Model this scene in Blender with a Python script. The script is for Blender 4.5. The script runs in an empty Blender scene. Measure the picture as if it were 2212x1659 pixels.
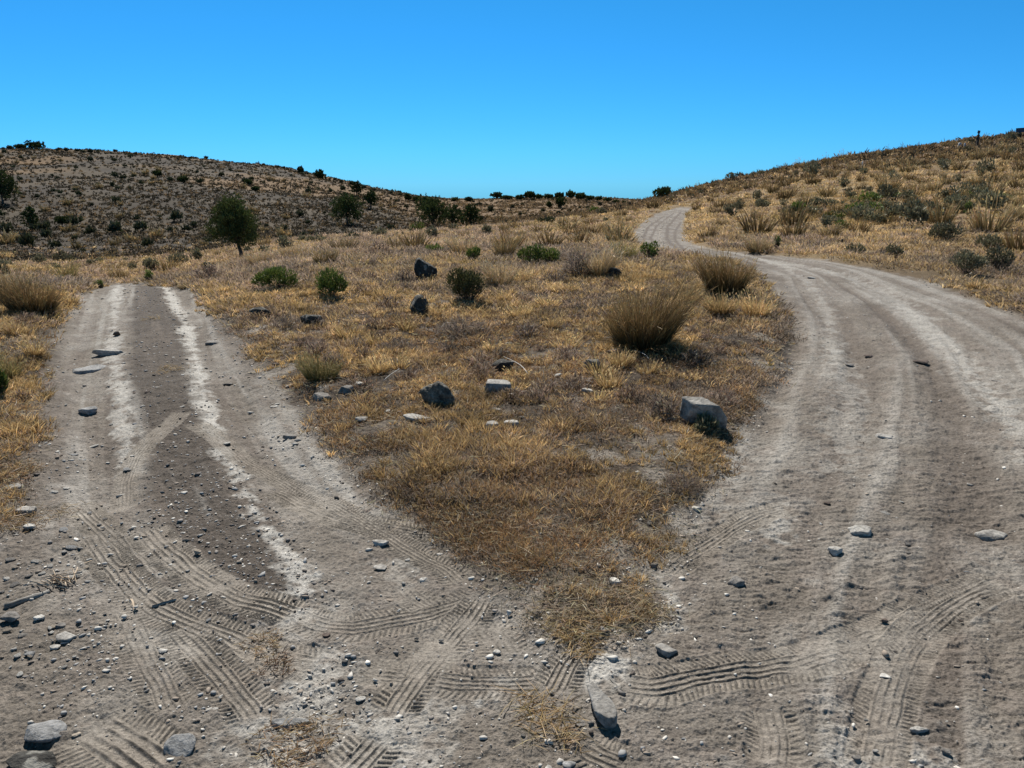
import bpy, math
import numpy as np
from math import radians, sin, cos, tan, atan, atan2, pi, exp

# ------------------------------------------------------------------ camera, sky, sun, exposure
H0 = 1.7                      # eye height
PITCH = radians(14.4)         # looking down
FV = 1671.0                   # focal length in view units (the photo seen 2212 x 1659)
CXV, CYV = 1106.0, 829.5
SUN_EL, SUN_AZ = radians(47), radians(-14)   # in front of the camera, a little left

scene = bpy.context.scene
cam_d = bpy.data.cameras.new('camera')
cam = bpy.data.objects.new('camera', cam_d)
scene.collection.objects.link(cam)
cam.location = (0, 0, H0)
cam.rotation_euler = (pi/2 - PITCH, 0, 0)
cam_d.sensor_width = 36.0
cam_d.lens = 36.0 * FV / 2212.0
cam_d.clip_start = 0.05
cam_d.clip_end = 6000
scene.camera = cam

world = bpy.data.worlds.new('World')
scene.world = world
world.use_nodes = True
wn, wl = world.node_tree.nodes, world.node_tree.links
bg = wn['Background']
sky = wn.new('ShaderNodeTexSky')
sky.sky_type = 'NISHITA'
sky.sun_disc = False
sky.sun_elevation = SUN_EL
sky.sun_rotation = SUN_AZ
sky.altitude = 1800
sky.air_density = 1.0
sky.dust_density = 0.0
sky.ozone_density = 2.2
tint = wn.new('ShaderNodeMixRGB'); tint.blend_type = 'MULTIPLY'; tint.inputs[0].default_value = 1.0
tint.inputs[2].default_value = (0.62, 1.0, 1.22, 1)
hsv = wn.new('ShaderNodeHueSaturation'); hsv.inputs['Saturation'].default_value = 1.18
wl.new(sky.outputs[0], hsv.inputs['Color']); wl.new(hsv.outputs[0], tint.inputs[1])
# clear mountain air: cyan-blue (not white) towards the horizon
geo_w = wn.new('ShaderNodeTexCoord'); sep_w = wn.new('ShaderNodeSeparateXYZ'); ramp_w = wn.new('ShaderNodeValToRGB')
wl.new(geo_w.outputs['Generated'], sep_w.inputs[0]); wl.new(sep_w.outputs['Z'], ramp_w.inputs[0])
el = ramp_w.color_ramp.elements
el[0].position = 0.0; el[0].color = (.215, .47, .80, 1)
el[1].position = 0.21; el[1].color = (.25, .67, .74, 1)
e3 = el.new(0.09); e3.color = (.225, .57, .76, 1)
e4 = el.new(0.34); e4.color = (.40, .42, .28, 1)  # unseen upper sky, dimmed and less blue to neutralise the fill light
e5 = el.new(0.8); e5.color = (.42, .40, .26, 1)
mul_w = wn.new('ShaderNodeMixRGB'); mul_w.blend_type = 'MULTIPLY'; mul_w.inputs[0].default_value = 1
wl.new(tint.outputs[0], mul_w.inputs[1]); wl.new(ramp_w.outputs[0], mul_w.inputs[2])
wl.new(mul_w.outputs[0], bg.inputs[0])
bg.inputs[1].default_value = 0.10

sun_d = bpy.data.lights.new('sun', 'SUN')
sun_d.energy = 5.0
sun_d.angle = radians(0.53)
sun_d.color = (1.0, 0.955, 0.88)
sun = bpy.data.objects.new('sun', sun_d)
scene.collection.objects.link(sun)
# the lamp shines along its local -Z; its +Z points at the sun
sun.rotation_euler = (pi/2 - SUN_EL, 0, pi - SUN_AZ)

scene.view_settings.view_transform = 'Standard'
scene.view_settings.look = 'None'
scene.view_settings.exposure = 0.35
scene.view_settings.gamma = 1.0
scene.cycles.max_bounces = 4
scene.cycles.transparent_max_bounces = 4

rng = np.random.default_rng(7)

# ------------------------------------------------------------------ tagging and mesh helpers
COL = scene.collection
def tag(o, label=None, cat=None, group=None, kind=None):
    if label: o['label'] = label
    if cat: o['category'] = cat
    if group: o['group'] = group
    if kind: o['kind'] = kind
    return o

def link(o, parent=None):
    COL.objects.link(o)
    if parent is not None: o.parent = parent
    return o

def empty(name, loc, rz=0.0, sc=(1, 1, 1)):
    o = bpy.data.objects.new(name, None)
    o.empty_display_size = 0.1
    COL.objects.link(o)
    o.location = loc; o.rotation_euler = (0, 0, rz); o.scale = sc
    return o

def np_mesh(name, V, loops, starts, C=None, smooth=False, mats=()):
    me = bpy.data.meshes.new(name)
    me.vertices.add(len(V))
    me.vertices.foreach_set('co', np.ascontiguousarray(V, np.float32).ravel())
    me.loops.add(len(loops))
    me.loops.foreach_set('vertex_index', np.ascontiguousarray(loops, np.int32))
    me.polygons.add(len(starts))
    me.polygons.foreach_set('loop_start', np.ascontiguousarray(starts, np.int32))
    if smooth: me.polygons.foreach_set('use_smooth', np.ones(len(starts), bool))
    if C is not None:
        a = me.color_attributes.new('Col', 'FLOAT_COLOR', 'POINT')
        c4 = np.ones((len(V), 4), np.float32); c4[:, :3] = C
        a.data.foreach_set('color', c4.ravel())
    me.update(calc_edges=True)
    for m in mats: me.materials.append(m)
    return me

def noise2(x, y, seed=0):
    t = _tab(seed)
    xi = np.floor(x).astype(np.int64); yi = np.floor(y).astype(np.int64)
    fx = x - xi; fy = y - yi
    fx = fx*fx*(3-2*fx); fy = fy*fy*(3-2*fy)
    x0 = xi & 255; x1 = (xi+1) & 255; y0 = yi & 255; y1 = (yi+1) & 255
    a = t[x0, y0]; b = t[x1, y0]; c = t[x0, y1]; d = t[x1, y1]
    return (a + (b-a)*fx + (c-a)*fy + (a-b-c+d)*fx*fy)
_tabs = {}
def _tab(seed):
    if seed not in _tabs:
        _tabs[seed] = np.random.default_rng(1000+seed).uniform(-1, 1, (256, 256)).astype(np.float32)
    return _tabs[seed]
def fbm(x, y, oct=3, seed=0, gain=0.5):
    s = 0; a = 1.0; n = 0
    for k in range(oct):
        ca, sa = cos(0.6*k+0.3), sin(0.6*k+0.3)
        s = s + a*noise2((x*ca - y*sa)*2**k + 17.3*k, (x*sa + y*ca)*2**k - 9.1*k, seed+k)
        n += a; a *= gain
    return s/n
def sstep(a, b, x):
    t = np.clip((x-a)/(b-a), 0, 1)
    return t*t*(3-2*t)

# ------------------------------------------------------------------ view <-> world
CT, ST = cos(PITCH), sin(PITCH)
def ray(px, py):
    u = (np.asarray(px, float)-CXV)/FV; v = (CYV-np.asarray(py, float))/FV
    return u, CT + v*ST, -ST + v*CT
SLOPE = 0.036
def plane_z(Y): return SLOPE*Y

# terrain profile: for a set of directions, (row seen in the photograph, distance) pairs; hidden dips included
PROF = {
 -300: [(640,9.7),(610,12),(590,22),(560,50),(500,80),(440,110),(390,150),(350,200),(330,250),(360,400),(400,900),(420,3000)],
 0:   [(640,9.7),(622,11),(604,15),(580,26),(556,60),(500,85),(440,112),(390,150),(345,205),(320,250),(350,400),(400,900),(420,3000)],
 200: [(640,9.7),(611,10.9),(632,14),(613,22),(590,32),(570,44),(551,64),(500,85),(450,108),(400,145),(350,200),(327,250),(350,400),(400,900),(420,3000)],
 400: [(640,9.7),(610,10.9),(616,13.5),(603,20),(582,30),(562,42),(549,60),(500,85),(450,110),(400,148),(360,200),(340,250),(365,400),(400,900),(420,3000)],
 600: [(620,10.2),(585,12.2),(560,16),(540,24),(525,38),(520,52),(512,74),(480,95),(430,135),(390,185),(362,250),(385,400),(405,900),(420,3000)],
 800: [(620,10.2),(562,13.4),(535,19),(518,28),(509,42),(516,60),(512,80),(480,105),(450,135),(409,230),(420,400),(420,900),(425,3000)],
 930: [(620,10.2),(562,13.6),(533,19),(510,30),(498,42),(505,65),(498,105),(470,140),(445,190),(431,260),(445,420),(440,900),(430,3000)],
 1106:[(620,10.2),(560,13.8),(530,19),(502,31),(489,43),(496,66),(480,108),(460,150),(440,210),(428,270),(445,420),(440,900),(430,3000)],
 1250:[(620,10.2),(560,13.8),(530,19),(502,28),(472,45),(479,68),(457,135),(440,200),(427,270),(445,420),(440,900),(430,3000)],
 1400:[(620,10.2),(565,13.3),(540,17),(510,25.5),(480,37),(455,52),(434,76),(446,120),(443,200),(434,270),(450,420),(440,900),(430,3000)],
 1480:[(620,10.2),(570,13.0),(550,15),(522,21.5),(490,31),(460,45),(432,62),(411,88),(440,150),(450,250),(450,420),(440,900),(430,3000)],
 1600:[(620,10.2),(580,12.3),(557,14),(530,18),(500,24),(460,36),(420,54),(382,84),(400,140),(435,250),(440,900),(430,3000)],
 1800:[(620,10.2),(575,12.2),(540,16),(500,22),(450,31),(400,46),(345,78),(372,130),(425,250),(440,900),(430,3000)],
 2000:[(640,9.7),(600,11.1),(560,14.2),(510,19.5),(450,28.5),(390,43),(318,74),(350,130),(420,250),(440,900),(430,3000)],
 2212:[(660,8.9),(640,9.5),(600,11.6),(550,15.3),(480,22),(400,35),(340,52),(293,72),(330,130),(420,250),(440,900),(430,3000)],
 2560:[(680,8.5),(640,9.5),(600,11.4),(540,15.3),(460,22),(380,35),(310,52),(255,72),(300,130),(420,250),(440,900),(430,3000)],
}
pts = []; val = []
for px, lst in PROF.items():
    for py, Y in lst:
        u, dy, dz = ray(px, py)
        s = Y/dy
        X, z = u*s, H0 + dz*s
        r = math.hypot(X, Y)
        pts.append((atan2(X, Y), math.log(r))); val.append((z-plane_z(Y))/r)
for ph in np.radians([-60, -45, -30, -15, 0, 15, 30, 45, 60]):
    for r in (0.3, 0.8, 1.8, 3.2, 5, 7, 8.3):
        pts.append((ph, math.log(r))); val.append(0.0)
pts = np.array(pts); val = np.array(val)
SC = np.array([2.2, 1.0])
def _k(A, B):
    d = np.linalg.norm(A[:, None]*SC - B[None]*SC, axis=2)
    return d            # biharmonic-like, robust
_n = len(pts)
M = np.zeros((_n+3, _n+3)); M[:_n, :_n] = _k(pts, pts) + 0.02*np.eye(_n)
M[:_n, _n] = 1; M[:_n, _n+1:] = pts; M[_n, :_n] = 1; M[_n+1:, :_n] = pts.T
W = np.linalg.solve(M, np.concatenate([val, np.zeros(3)]))
NPH, NLR = 281, 561
gph = np.linspace(-1.0, 1.0, NPH); glr = np.linspace(math.log(0.3), math.log(3200), NLR)
GP, GL = np.meshgrid(gph, glr, indexing='ij')
Q = np.stack([GP.ravel(), GL.ravel()], 1)
E = np.zeros(len(Q))
for i in range(0, len(Q), 20000):
    q = Q[i:i+20000]
    E[i:i+20000] = _k(q, pts) @ W[:_n] + W[_n] + q @ W[_n+1:]
E = E.reshape(NPH, NLR)
E *= sstep(math.log(7.0), math.log(9.5), GL)
for _ in range(6):   # soften the kinks
    E[:, 1:-1] = 0.25*E[:, :-2] + 0.5*E[:, 1:-1] + 0.25*E[:, 2:]
    E[1:-1] = 0.25*E[:-2] + 0.5*E[1:-1] + 0.25*E[2:]
def base_h(X, Y):
    X = np.asarray(X, float); Y = np.asarray(Y, float)
    r = np.maximum(np.hypot(X, Y), 0.31); ph = np.clip(np.arctan2(X, Y), -0.999, 0.999)
    a = (ph+1)/2*(NPH-1); b = (np.log(np.minimum(r, 3100))-glr[0])/(glr[-1]-glr[0])*(NLR-1)
    b = np.clip(b, 0, NLR-1.001); ai = np.floor(a).astype(int); ai = np.minimum(ai, NPH-2); bi = np.floor(b).astype(int)
    fa = a-ai; fb = b-bi
    e = (E[ai, bi]*(1-fa)*(1-fb) + E[ai+1, bi]*fa*(1-fb) + E[ai, bi+1]*(1-fa)*fb + E[ai+1, bi+1]*fa*fb)
    return SLOPE*np.minimum(Y, 3000.) + r*e

def ground(px, py, tmax=900.0):
    """where the view ray of (px, py) first meets the ground"""
    px = np.atleast_1d(np.asarray(px, float)); py = np.atleast_1d(np.asarray(py, float))
    u, dy, dz = ray(px, py)
    t = np.exp(np.linspace(math.log(1.5), math.log(tmax), 900))
    X = u[:, None]*t; Y = dy[:, None]*t; Z = H0 + dz[:, None]*t
    d = Z - base_h(X, Y)
    hit = d < 0
    i = np.where(hit.any(1), hit.argmax(1), len(t)-1); i = np.maximum(i, 1)
    k = np.arange(len(px)); d0 = d[k, i-1]; d1 = d[k, i]
    f = np.clip(d0/(d0-d1+1e-9), 0, 1)
    tt = t[i-1] + (t[i]-t[i-1])*f
    out = np.stack([u*tt, dy*tt, H0+dz*tt], 1)
    return out, tt, hit.any(1)
def project(P):
    dz = P[:, 2]-H0; fwd = P[:, 1]*CT - dz*ST; up = P[:, 1]*ST + dz*CT
    return CXV + FV*P[:, 0]/fwd, CYV - FV*up/fwd, fwd
def W2(poly):   # a polyline drawn on the ground, in metres
    a = np.array(poly, float)
    return ground(a[:, 0], a[:, 1])[0][:, :2]

# ------------------------------------------------------------------ distances and masks (in metres on the ground)
def seg_dist(X, Y, P):
    """distance to a polyline, arc length and signed side"""
    best = np.full(X.shape, 1e9, np.float32); sb = np.zeros(X.shape, np.float32); sg = np.zeros(X.shape, np.float32)
    s0 = 0.0
    for a, b in zip(P[:-1], P[1:]):
        d = b-a; L = float(np.hypot(*d))
        if L < 1e-6: continue
        ux, uy = d/L
        qx = X-a[0]; qy = Y-a[1]
        t = np.clip(qx*ux+qy*uy, 0, L); ex = qx-t*ux; ey = qy-t*uy
        dd = np.hypot(ex, ey); m = dd < best
        best = np.where(m, dd, best); sb = np.where(m, s0+t, sb); sg = np.where(m, np.sign(ux*qy-uy*qx), sg)
        s0 += L
    return best, sb, sg
def inside(X, Y, P):
    c = np.zeros(X.shape, bool); n = len(P)
    for i in range(n):
        x0, y0 = P[i]; x1, y1 = P[(i+1) % n]
        if y0 == y1: continue
        m = ((y0 > Y) != (y1 > Y)) & (X < (x1-x0)*(Y-y0)/(y1-y0) + x0)
        c ^= m
    return c
def sdf(X, Y, P):      # negative inside
    d, _, _ = seg_dist(X, Y, np.vstack([P, P[:1]]))
    return np.where(inside(X, Y, P), -d, d)
def smooth_line(P, n=5):
    P = np.asarray(P, float); out = []
    Q = np.vstack([2*P[0]-P[1], P, 2*P[-1]-P[-2]])
    for i in range(1, len(Q)-2):
        p0, p1, p2, p3 = Q[i-1], Q[i], Q[i+1], Q[i+2]
        for t in np.linspace(0, 1, n, endpoint=False):
            out.append(0.5*((2*p1)+(-p0+p2)*t+(2*p0-5*p1+4*p2-p3)*t*t+(-p0+3*p1-3*p2+p3)*t**3))
    out.append(P[-1]); return np.array(out)

# bare dirt of the left track
BARE = [(1150,1290,60),(1300,1280,60),(1100,1130,45),(1350,1330,50),(1180,1370,40),(1280,1360,40),(960,1080,50),(1200,1010,45),(860,1040,45),(1380,1150,60),(1480,1130,130),(1300,1010,90),(1080,905,60),(1160,950,70),(1420,1050,80),(1560,870,60),(1640,800,60),(1010,1010,50),(1330,1200,70),(1180,1100,40),(900,955,40),(1240,880,40),(620,800,60),(560,720,50),(1120,640,40),(1640,740,50),(700,860,50),(1380,940,60),(980,860,40),(1250,1090,50)]
def bare_mask(X, Y):
    m = np.zeros(np.shape(X), np.float32)
    for px, py, w in BARE:
        g, t, _ = ground([px], [py]); rad = w/2*t[0]/FV
        q = np.nonzero((np.abs(X-g[0, 0]) < 2.2*rad) & (np.abs(Y-g[0, 1]) < 3.6*rad))[0]
        if not len(q): continue
        x, y = X[q], Y[q]
        d = np.hypot(x-g[0, 0], (y-g[0, 1])*.6) + rad*.55*fbm(x*3+px, y*3, 2, 88)
        m[q] = np.maximum(m[q], sstep(rad*1.25, rad*.35, d))
    return m
L_IN = W2([(400,612),(420,640),(445,672),(480,710),(525,762),(560,800),(595,840),(640,895),(675,935),(720,985),(765,1040),(810,1085),(880,1130),(960,1165),(1000,1215),(1030,1260),(1065,1290),(1120,1320),(1200,1395),(1300,1400),(1400,1370),(1450,1330),(1430,1290),(1400,1240),(1460,1200),(1485,1160),(1500,1110),(1530,1060),(1570,1010),(1600,960),(1610,930),(1640,880),(1680,820),(1712,770),(1722,720),(1712,680),(1690,640),(1655,600),(1620,572),(1590,560)])
L_OUT = W2([(188,612),(170,650),(140,700),(122,740),(125,790),(110,840),(92,890),(95,950),(75,1010),(60,1060),(50,1120),(-20,1170),(-150,1210)])
R_OUT = W2([(1600,549),(1640,551),(1700,556),(1760,562),(1830,574),(1900,588),(1980,608),(2060,634),(2130,660),(2212,688),(2400,748)])
POLY_FG = np.vstack([L_OUT[::-1][:1]+np.array([-3, 0]), L_OUT[::-1], L_IN, R_OUT, R_OUT[-1:]+np.array([3, -1.0]), [[9, -4], [-9, -4]]])
# road beyond the bend, climbing away
FAR_L = W2([(1620,572),(1570,563),(1500,553),(1440,546),(1395,539),(1375,524),(1369,506),(1376,492),(1392,478),(1418,462),(1445,453),(1470,447)])
FAR_R = W2([(1610,546),(1560,543),(1530,538),(1500,531),(1484,520),(1478,502),(1474,488),(1478,472),(1484,460),(1492,449)])
POLY_FAR = np.vstack([FAR_L, FAR_R[::-1]])
def road_sd(X, Y):
    d = sdf(X, Y, POLY_FG)
    # the left track frays into the grass where it rolls over its crest
    d = d + np.where(np.asarray(X) < -2.2, .42*sstep(9.7, 10.8, np.asarray(Y) + .5*noise2(np.asarray(X)*2.2, np.asarray(Y)*2.2, 141))*(.55+noise2(np.asarray(X)*3.1, np.asarray(Y)*1.3, 142)), 0)
    return np.minimum(d, sdf(X, Y, POLY_FAR))
# where the ground cover grows on the island's tip etc. is decided by road_sd plus noise

GL_ = W2([(1600,560),(1680,600),(1722,680),(1715,770),(1650,880),(1590,980),(1520,1100),(1450,1250),(1400,1450),(1380,1659)])[::-1]
GR_ = W2([(1700,556),(1900,588),(2130,660),(2350,760),(2500,900),(2560,1100),(2600,1350),(2620,1659)])[::-1]
def across(X, Y):
    xl = np.interp(Y, GL_[:, 1], GL_[:, 0]); xr = np.interp(Y, GR_[:, 1], GR_[:, 0])
    return (X-xl)/np.maximum(xr-xl, .5)
def streaks(X, Y):
    u = across(X, Y)
    return fbm(u*11 + .25*noise2(X*.8, Y*.8, 128), Y*.16, 3, 121, .65), sstep(-.06, .10, u)*sstep(.2, 1.0, X)
CENTER = W2([(330,612),(335,680),(340,760),(355,850),(372,900),(400,1000),(440,1090),(480,1180),(520,1240),(560,1290)])
CENTER_X = CENTER
CENTER_HW = 0.22
def patchline(*p): return W2(p)
PALE = [ # pale dust drawn along lines: points, half width (m), strength
 (patchline((255,615),(250,660),(246,710),(240,760),(262,830),(262,900),(275,960),(285,1010)), 0.045, 1.0),
 (patchline((355,615),(375,650),(400,700),(418,760),(432,810),(445,860),(470,930),(490,980),(520,1040),(555,1110),(600,1180),(640,1250),(655,1290)), 0.045, 1.25),
 (patchline((200,640),(190,690),(180,740)), 0.06, 0.35),
 (patchline((1640,560),(1690,575),(1740,600),(1770,640),(1790,680),(1800,760)), 0.06, 0.5),
 (patchline((1660,562),(1760,578),(1850,600),(1930,640),(1990,690),(2050,750),(2130,830),(2200,920)), 0.09, 0.6),
 (patchline((1800,760),(1830,850),(1830,930),(1800,1010)), 0.09, 0.5),
 (patchline((1700,1090),(1690,1130),(1675,1160)), 0.05, 0.9),
 (patchline((1600,960),(1560,1040),(1530,1090),(1500,1140)), 0.07, 0.5),
 (patchline((1450,1265),(1450,1310),(1440,1340)), 0.05, 0.9),
 (patchline((1290,1445),(1340,1452)), 0.06, 1.2),
 (patchline((1080,1470),(1078,1500)), 0.04, 1.2),
 (patchline((360,1215),(350,1260),(360,1290)), 0.06, 0.6),
 (patchline((640,1330),(700,1380),(690,1440),(640,1500),(600,1560),(620,1600)), 0.08, 0.75),
 (patchline((215,1215),(235,1240)), 0.05, 0.6),
 (patchline((330,1370),(370,1400),(360,1450)), 0.06, 0.5),
 (patchline((1990,1560),(1995,1600),(1985,1659)), 0.07, 0.7),
 (patchline((1820,1560),(1828,1600),(1835,1659)), 0.04, 0.8),
 (patchline((2060,1290),(1990,1340),(1900,1400),(1880,1440)), 0.07, 0.4),
 (patchline((600,1560),(560,1640)), 0.08, 0.3),
 (patchline((900,1560),(880,1640)), 0.07, 0.6),
 (patchline((760,1600),(800,1659)), 0.07, 0.5),
 (patchline((700,1000),(760,1060),(830,1110)), 0.06, 0.35),
 (patchline((820,1225),(890,1260)), 0.05, 0.6),
 (patchline((560,800),(600,860),(650,930)), 0.05, 0.35),
 (patchline((1420,1000),(1500,970),(1560,940)), 0.08, 0.4),
 (patchline((2100,800),(2180,900),(2212,1000)), 0.06, 0.45),
]
DARKL = [ # darker, gravelly or freshly turned soil
 (patchline((1890,660),(1960,720),(2020,790),(2060,880),(2080,980),(2100,1080),(2110,1150)), 0.13, 0.75),
 (patchline((1680,600),(1760,660),(1830,740),(1870,820),(1900,920)), 0.12, 0.25),
 (patchline((1720,640),(1735,700),(1715,790)), 0.12, 0.4),
 (patchline((1650,580),(1700,620),(1720,680)), 0.10, 0.3),
 (patchline((460,680),(520,760),(590,850)), 0.10, 0.5),
 (patchline((100,820),(90,900),(90,1000),(60,1100)), 0.16, 0.75),
 (patchline((60,1150),(40,1230)), 0.12, 0.5),
 (patchline((480,1500),(420,1600)), 0.10, 0.25),
 (patchline((560,1380),(600,1460)), 0.08, 0.5),
 (patchline((2060,1240),(2040,1300)), 0.10, 0.4),
 (patchline((1402,540),(1388,515),(1400,490),(1440,462)), 0.06, 1.3), (patchline((1425,540),(1405,515),(1418,488),(1455,460)), 0.05, 1.2),
 (patchline((1465,540),(1440,515),(1442,490),(1470,458)), 0.07, 1.2), (patchline((1478,540),(1458,518),(1458,500),(1470,480)), 0.05, 1.0), (patchline((1640,575),(1580,560),(1520,550)), 0.09, .9),
]
# tyre prints: centre line, width (m), depth, kind of tread, strength of cross lugs
TR = [
 ([(588,1047),(625,1060),(672,1085),(715,1108),(760,1124),(809,1135),(876,1145),(935,1152),(993,1158)], .20, 1.0),
 ([(165,1071),(185,1100),(215,1135),(255,1175),(295,1215),(320,1245)], .17, .8),
 ([(200,1150),(225,1190),(262,1240),(319,1302),(370,1329),(437,1359),(504,1385),(560,1412),(600,1425),(690,1436)], .19, .9),
 ([(312,1140),(345,1178),(390,1215),(430,1245),(480,1275),(530,1298),(590,1312),(640,1330)], .20, 1.1),
 ([(640,1330),(690,1348),(760,1355),(830,1345),(909,1329),(993,1305),(1040,1292)], .19, .62),
 ([(1047,1292),(1020,1330),(993,1362),(958,1400),(923,1436),(869,1505),(845,1545)], .17, .9),
 ([(820,1590),(790,1625),(750,1670)], .19, .9),
 ([(775,1440),(820,1452),(880,1458)], .15, .8),
 ([(940,1465),(1010,1474),(1100,1477),(1185,1474)], .17, .55),
 ([(1340,1478),(1416,1485),(1480,1472),(1560,1458),(1640,1446),(1704,1437),(1770,1420),(1830,1400),(1885,1376),(1930,1352),(1985,1322),(2064,1285),(2120,1262),(2172,1252)], .20, .72),
 ([(2150,1255),(2100,1282),(2050,1312),(2005,1345),(1972,1385),(1948,1430),(1930,1482),(1905,1560),(1890,1670)], .18, .7),
 ([(1714,1092),(1660,1104),(1617,1121),(1570,1146),(1530,1170),(1480,1200),(1430,1240)], .16, .7),
 ([(1380,1170),(1430,1164),(1490,1160)], .16, .7),
 ([(396,886),(375,908),(348,930),(325,950),(302,973),(285,1000),(272,1030),(265,1098)], .13, .8),
 ([(417,910),(445,925),(470,942),(500,965),(530,990),(570,1010),(605,1025),(640,1045),(690,1070),(743,1098),(825,1150),(870,1180),(909,1202),(960,1230),(1000,1262)], .15, .75),
 ([(235,1272),(262,1310),(289,1356),(310,1400),(329,1440),(356,1490),(380,1540)], .17, .55),
 ([(385,1360),(425,1400),(470,1450),(500,1485),(524,1514),(550,1555)], .17, .75),
 ([(190,1560),(235,1590),(290,1625),(345,1665)], .26, 1.0),
 ([(1285,1359),(1258,1395),(1232,1430),(1205,1475),(1190,1500)], .15, .8),
 ([(1040,1350),(1075,1385),(1100,1425)], .20, .8),
 ([(1655,1530),(1665,1570),(1672,1610),(1670,1665)], .17, .8),
 ([(1250,1605),(1300,1640),(1360,1665)], .18, .7),
 ([(808,1211),(845,1245),(880,1275),(926,1312)], .14, .4),
 ([(640,1545),(560,1500),(500,1440)], .15, .0),
 ([(1400,540),(1385,515),(1395,490),(1440,462)], .10, 1.6),
 ([(1445,540),(1425,515),(1430,490),(1465,458)], .10, 1.6),
]
TRACKS = [(W2(smooth_line(p, 6)), w, s) for p, w, s in TR if s > 0]

def tracks_relief(X, Y):
    """tread printed in the dust: (height change, flattened amount)"""
    z = np.zeros(X.shape, np.float32); flat = np.zeros(X.shape, np.float32); groove_shade = np.zeros(X.shape, np.float32)
    near = np.nonzero((X > -6) & (X < 12) & (Y > 1) & (Y < 60))[0]
    x, y = X[near], Y[near]
    for k, (P, w, s) in enumerate(TRACKS):
        lo, hi = P.min(0)-w, P.max(0)+w
        m = np.nonzero((x > lo[0]) & (x < hi[0]) & (y > lo[1]) & (y < hi[1]))[0]
        if not len(m): continue
        xs, ys = x[m], y[m]
        wob = 0.006*noise2(xs*9, ys*9, 60+k)
        d, sa, sg = seg_dist(xs, ys, P)
        t = d*sg + wob; h = w/2
        L = float(np.sum(np.hypot(*np.diff(P, axis=0).T)))
        body = sstep(h+.008, h-.006, np.abs(t))*sstep(0, .05, sa)*sstep(L, L-.05, sa)
        fade = np.clip(0.90 + 0.8*noise2(sa*2.6+k*7, t*4, 80+k) + .55*noise2(xs*22, ys*22, 150+k), 0.08, 1.15)*s
        sh = h/0.10
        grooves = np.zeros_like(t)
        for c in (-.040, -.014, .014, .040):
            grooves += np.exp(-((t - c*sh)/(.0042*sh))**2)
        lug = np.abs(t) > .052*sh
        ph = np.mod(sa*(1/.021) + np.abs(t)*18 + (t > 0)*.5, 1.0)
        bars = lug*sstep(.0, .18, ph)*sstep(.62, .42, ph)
        rz = body*(-.0035 + fade*(.0074*grooves + .0060*bars)) + fade*.0022*np.exp(-((np.abs(t)-h-.006)/.006)**2)*sstep(0, .05, sa)*sstep(L, L-.05, sa)
        z[near[m]] = np.where(body > .05, rz, z[near[m]] + rz)
        flat[near[m]] = np.maximum(flat[near[m]], body*np.minimum(s, 1))
        groove_shade[near[m]] = np.maximum(groove_shade[near[m]], body*fade*np.clip(grooves + .75*bars, 0, 1))
    return z, flat, groove_shade

def rut_h(X, Y, Rsd):
    """wheel ruts and crowns"""
    z = np.zeros(X.shape, np.float32)
    return z

def relief(X, Y, rsd=None, fine=True):
    """small relief on top of the base terrain"""
    X = np.asarray(X, float); Y = np.asarray(Y, float)
    if rsd is None: rsd = road_sd(X, Y)
    r = np.hypot(X, Y)
    off = sstep(-.05, .35, rsd + .12*fbm(X*2.2, Y*2.2, 2, 5))
    z = off*(0.05*sstep(0, 3, r) + .045*fbm(X*1.1, Y*1.1, 3, 11) + .02*fbm(X*5, Y*5, 2, 14)*sstep(40, 10, r))
    z += (1-off)*(.018*fbm(X*.9, Y*.9, 2, 21))
    z += off*sstep(12, 40, r)*(.10*fbm(X*.35, Y*.35, 3, 24))
    z += (1-.8*sstep(.05, .25, np.arctan2(X, Y)))*sstep(60, 110, r)*(1.1*fbm(X*.03, Y*.03, 3, 27) + .35*fbm(X*.15, Y*.15, 2, 31))*sstep(900, 200, r)
    if X.size > 5000:
        sk, rw = streaks(X, Y); z += (1-off)*rw*.020*sk*sstep(22, 12, r)
    # hollow of the ruts
    for ln, hw, dep in RUTS:
        d, _, _ = seg_dist(X, Y, ln) if X.size < 5000 else _near_seg(X, Y, ln, hw*3)
        z -= dep*np.exp(-(d/hw)**2)
    if fine:
        nf = sstep(14, 7, r)
        z += nf*(.0085*fbm(X*13, Y*13, 2, 33))
        crumb = fbm(X*42, Y*42, 3, 36, .6)
        z += sstep(10, 5, r)*(.0052*crumb + .007*np.maximum(crumb-.3, 0) + .0030*fbm(X*95, Y*95, 2, 38))
    return z
def _near_seg(X, Y, P, rad):
    lo, hi = P.min(0)-rad, P.max(0)+rad
    out = np.full(X.shape, 1e3, np.float32)
    m = np.nonzero((X > lo[0]) & (X < hi[0]) & (Y > lo[1]) & (Y < hi[1]))[0]
    if len(m): out[m] = seg_dist(X[m], Y[m], P)[0]
    return out, None, None
RUTS = [
 (W2([(215,612),(200,680),(185,780),(190,880),(200,980),(215,1080)]), .16, .035),
 (W2([(375,612),(420,700),(470,800),(530,900),(590,990),(650,1060)]), .17, .035),
 (PALE[4][0], .22, .02),
 (DARKL[0][0], .13, .022), (DARKL[1][0], .12, .018),
 (W2([(1640,600),(1700,680),(1720,780),(1680,880),(1640,960)]), .10, .02),
]
def surf(X, Y, fine=False):
    return base_h(X, Y) + relief(X, Y, fine=fine)

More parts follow.
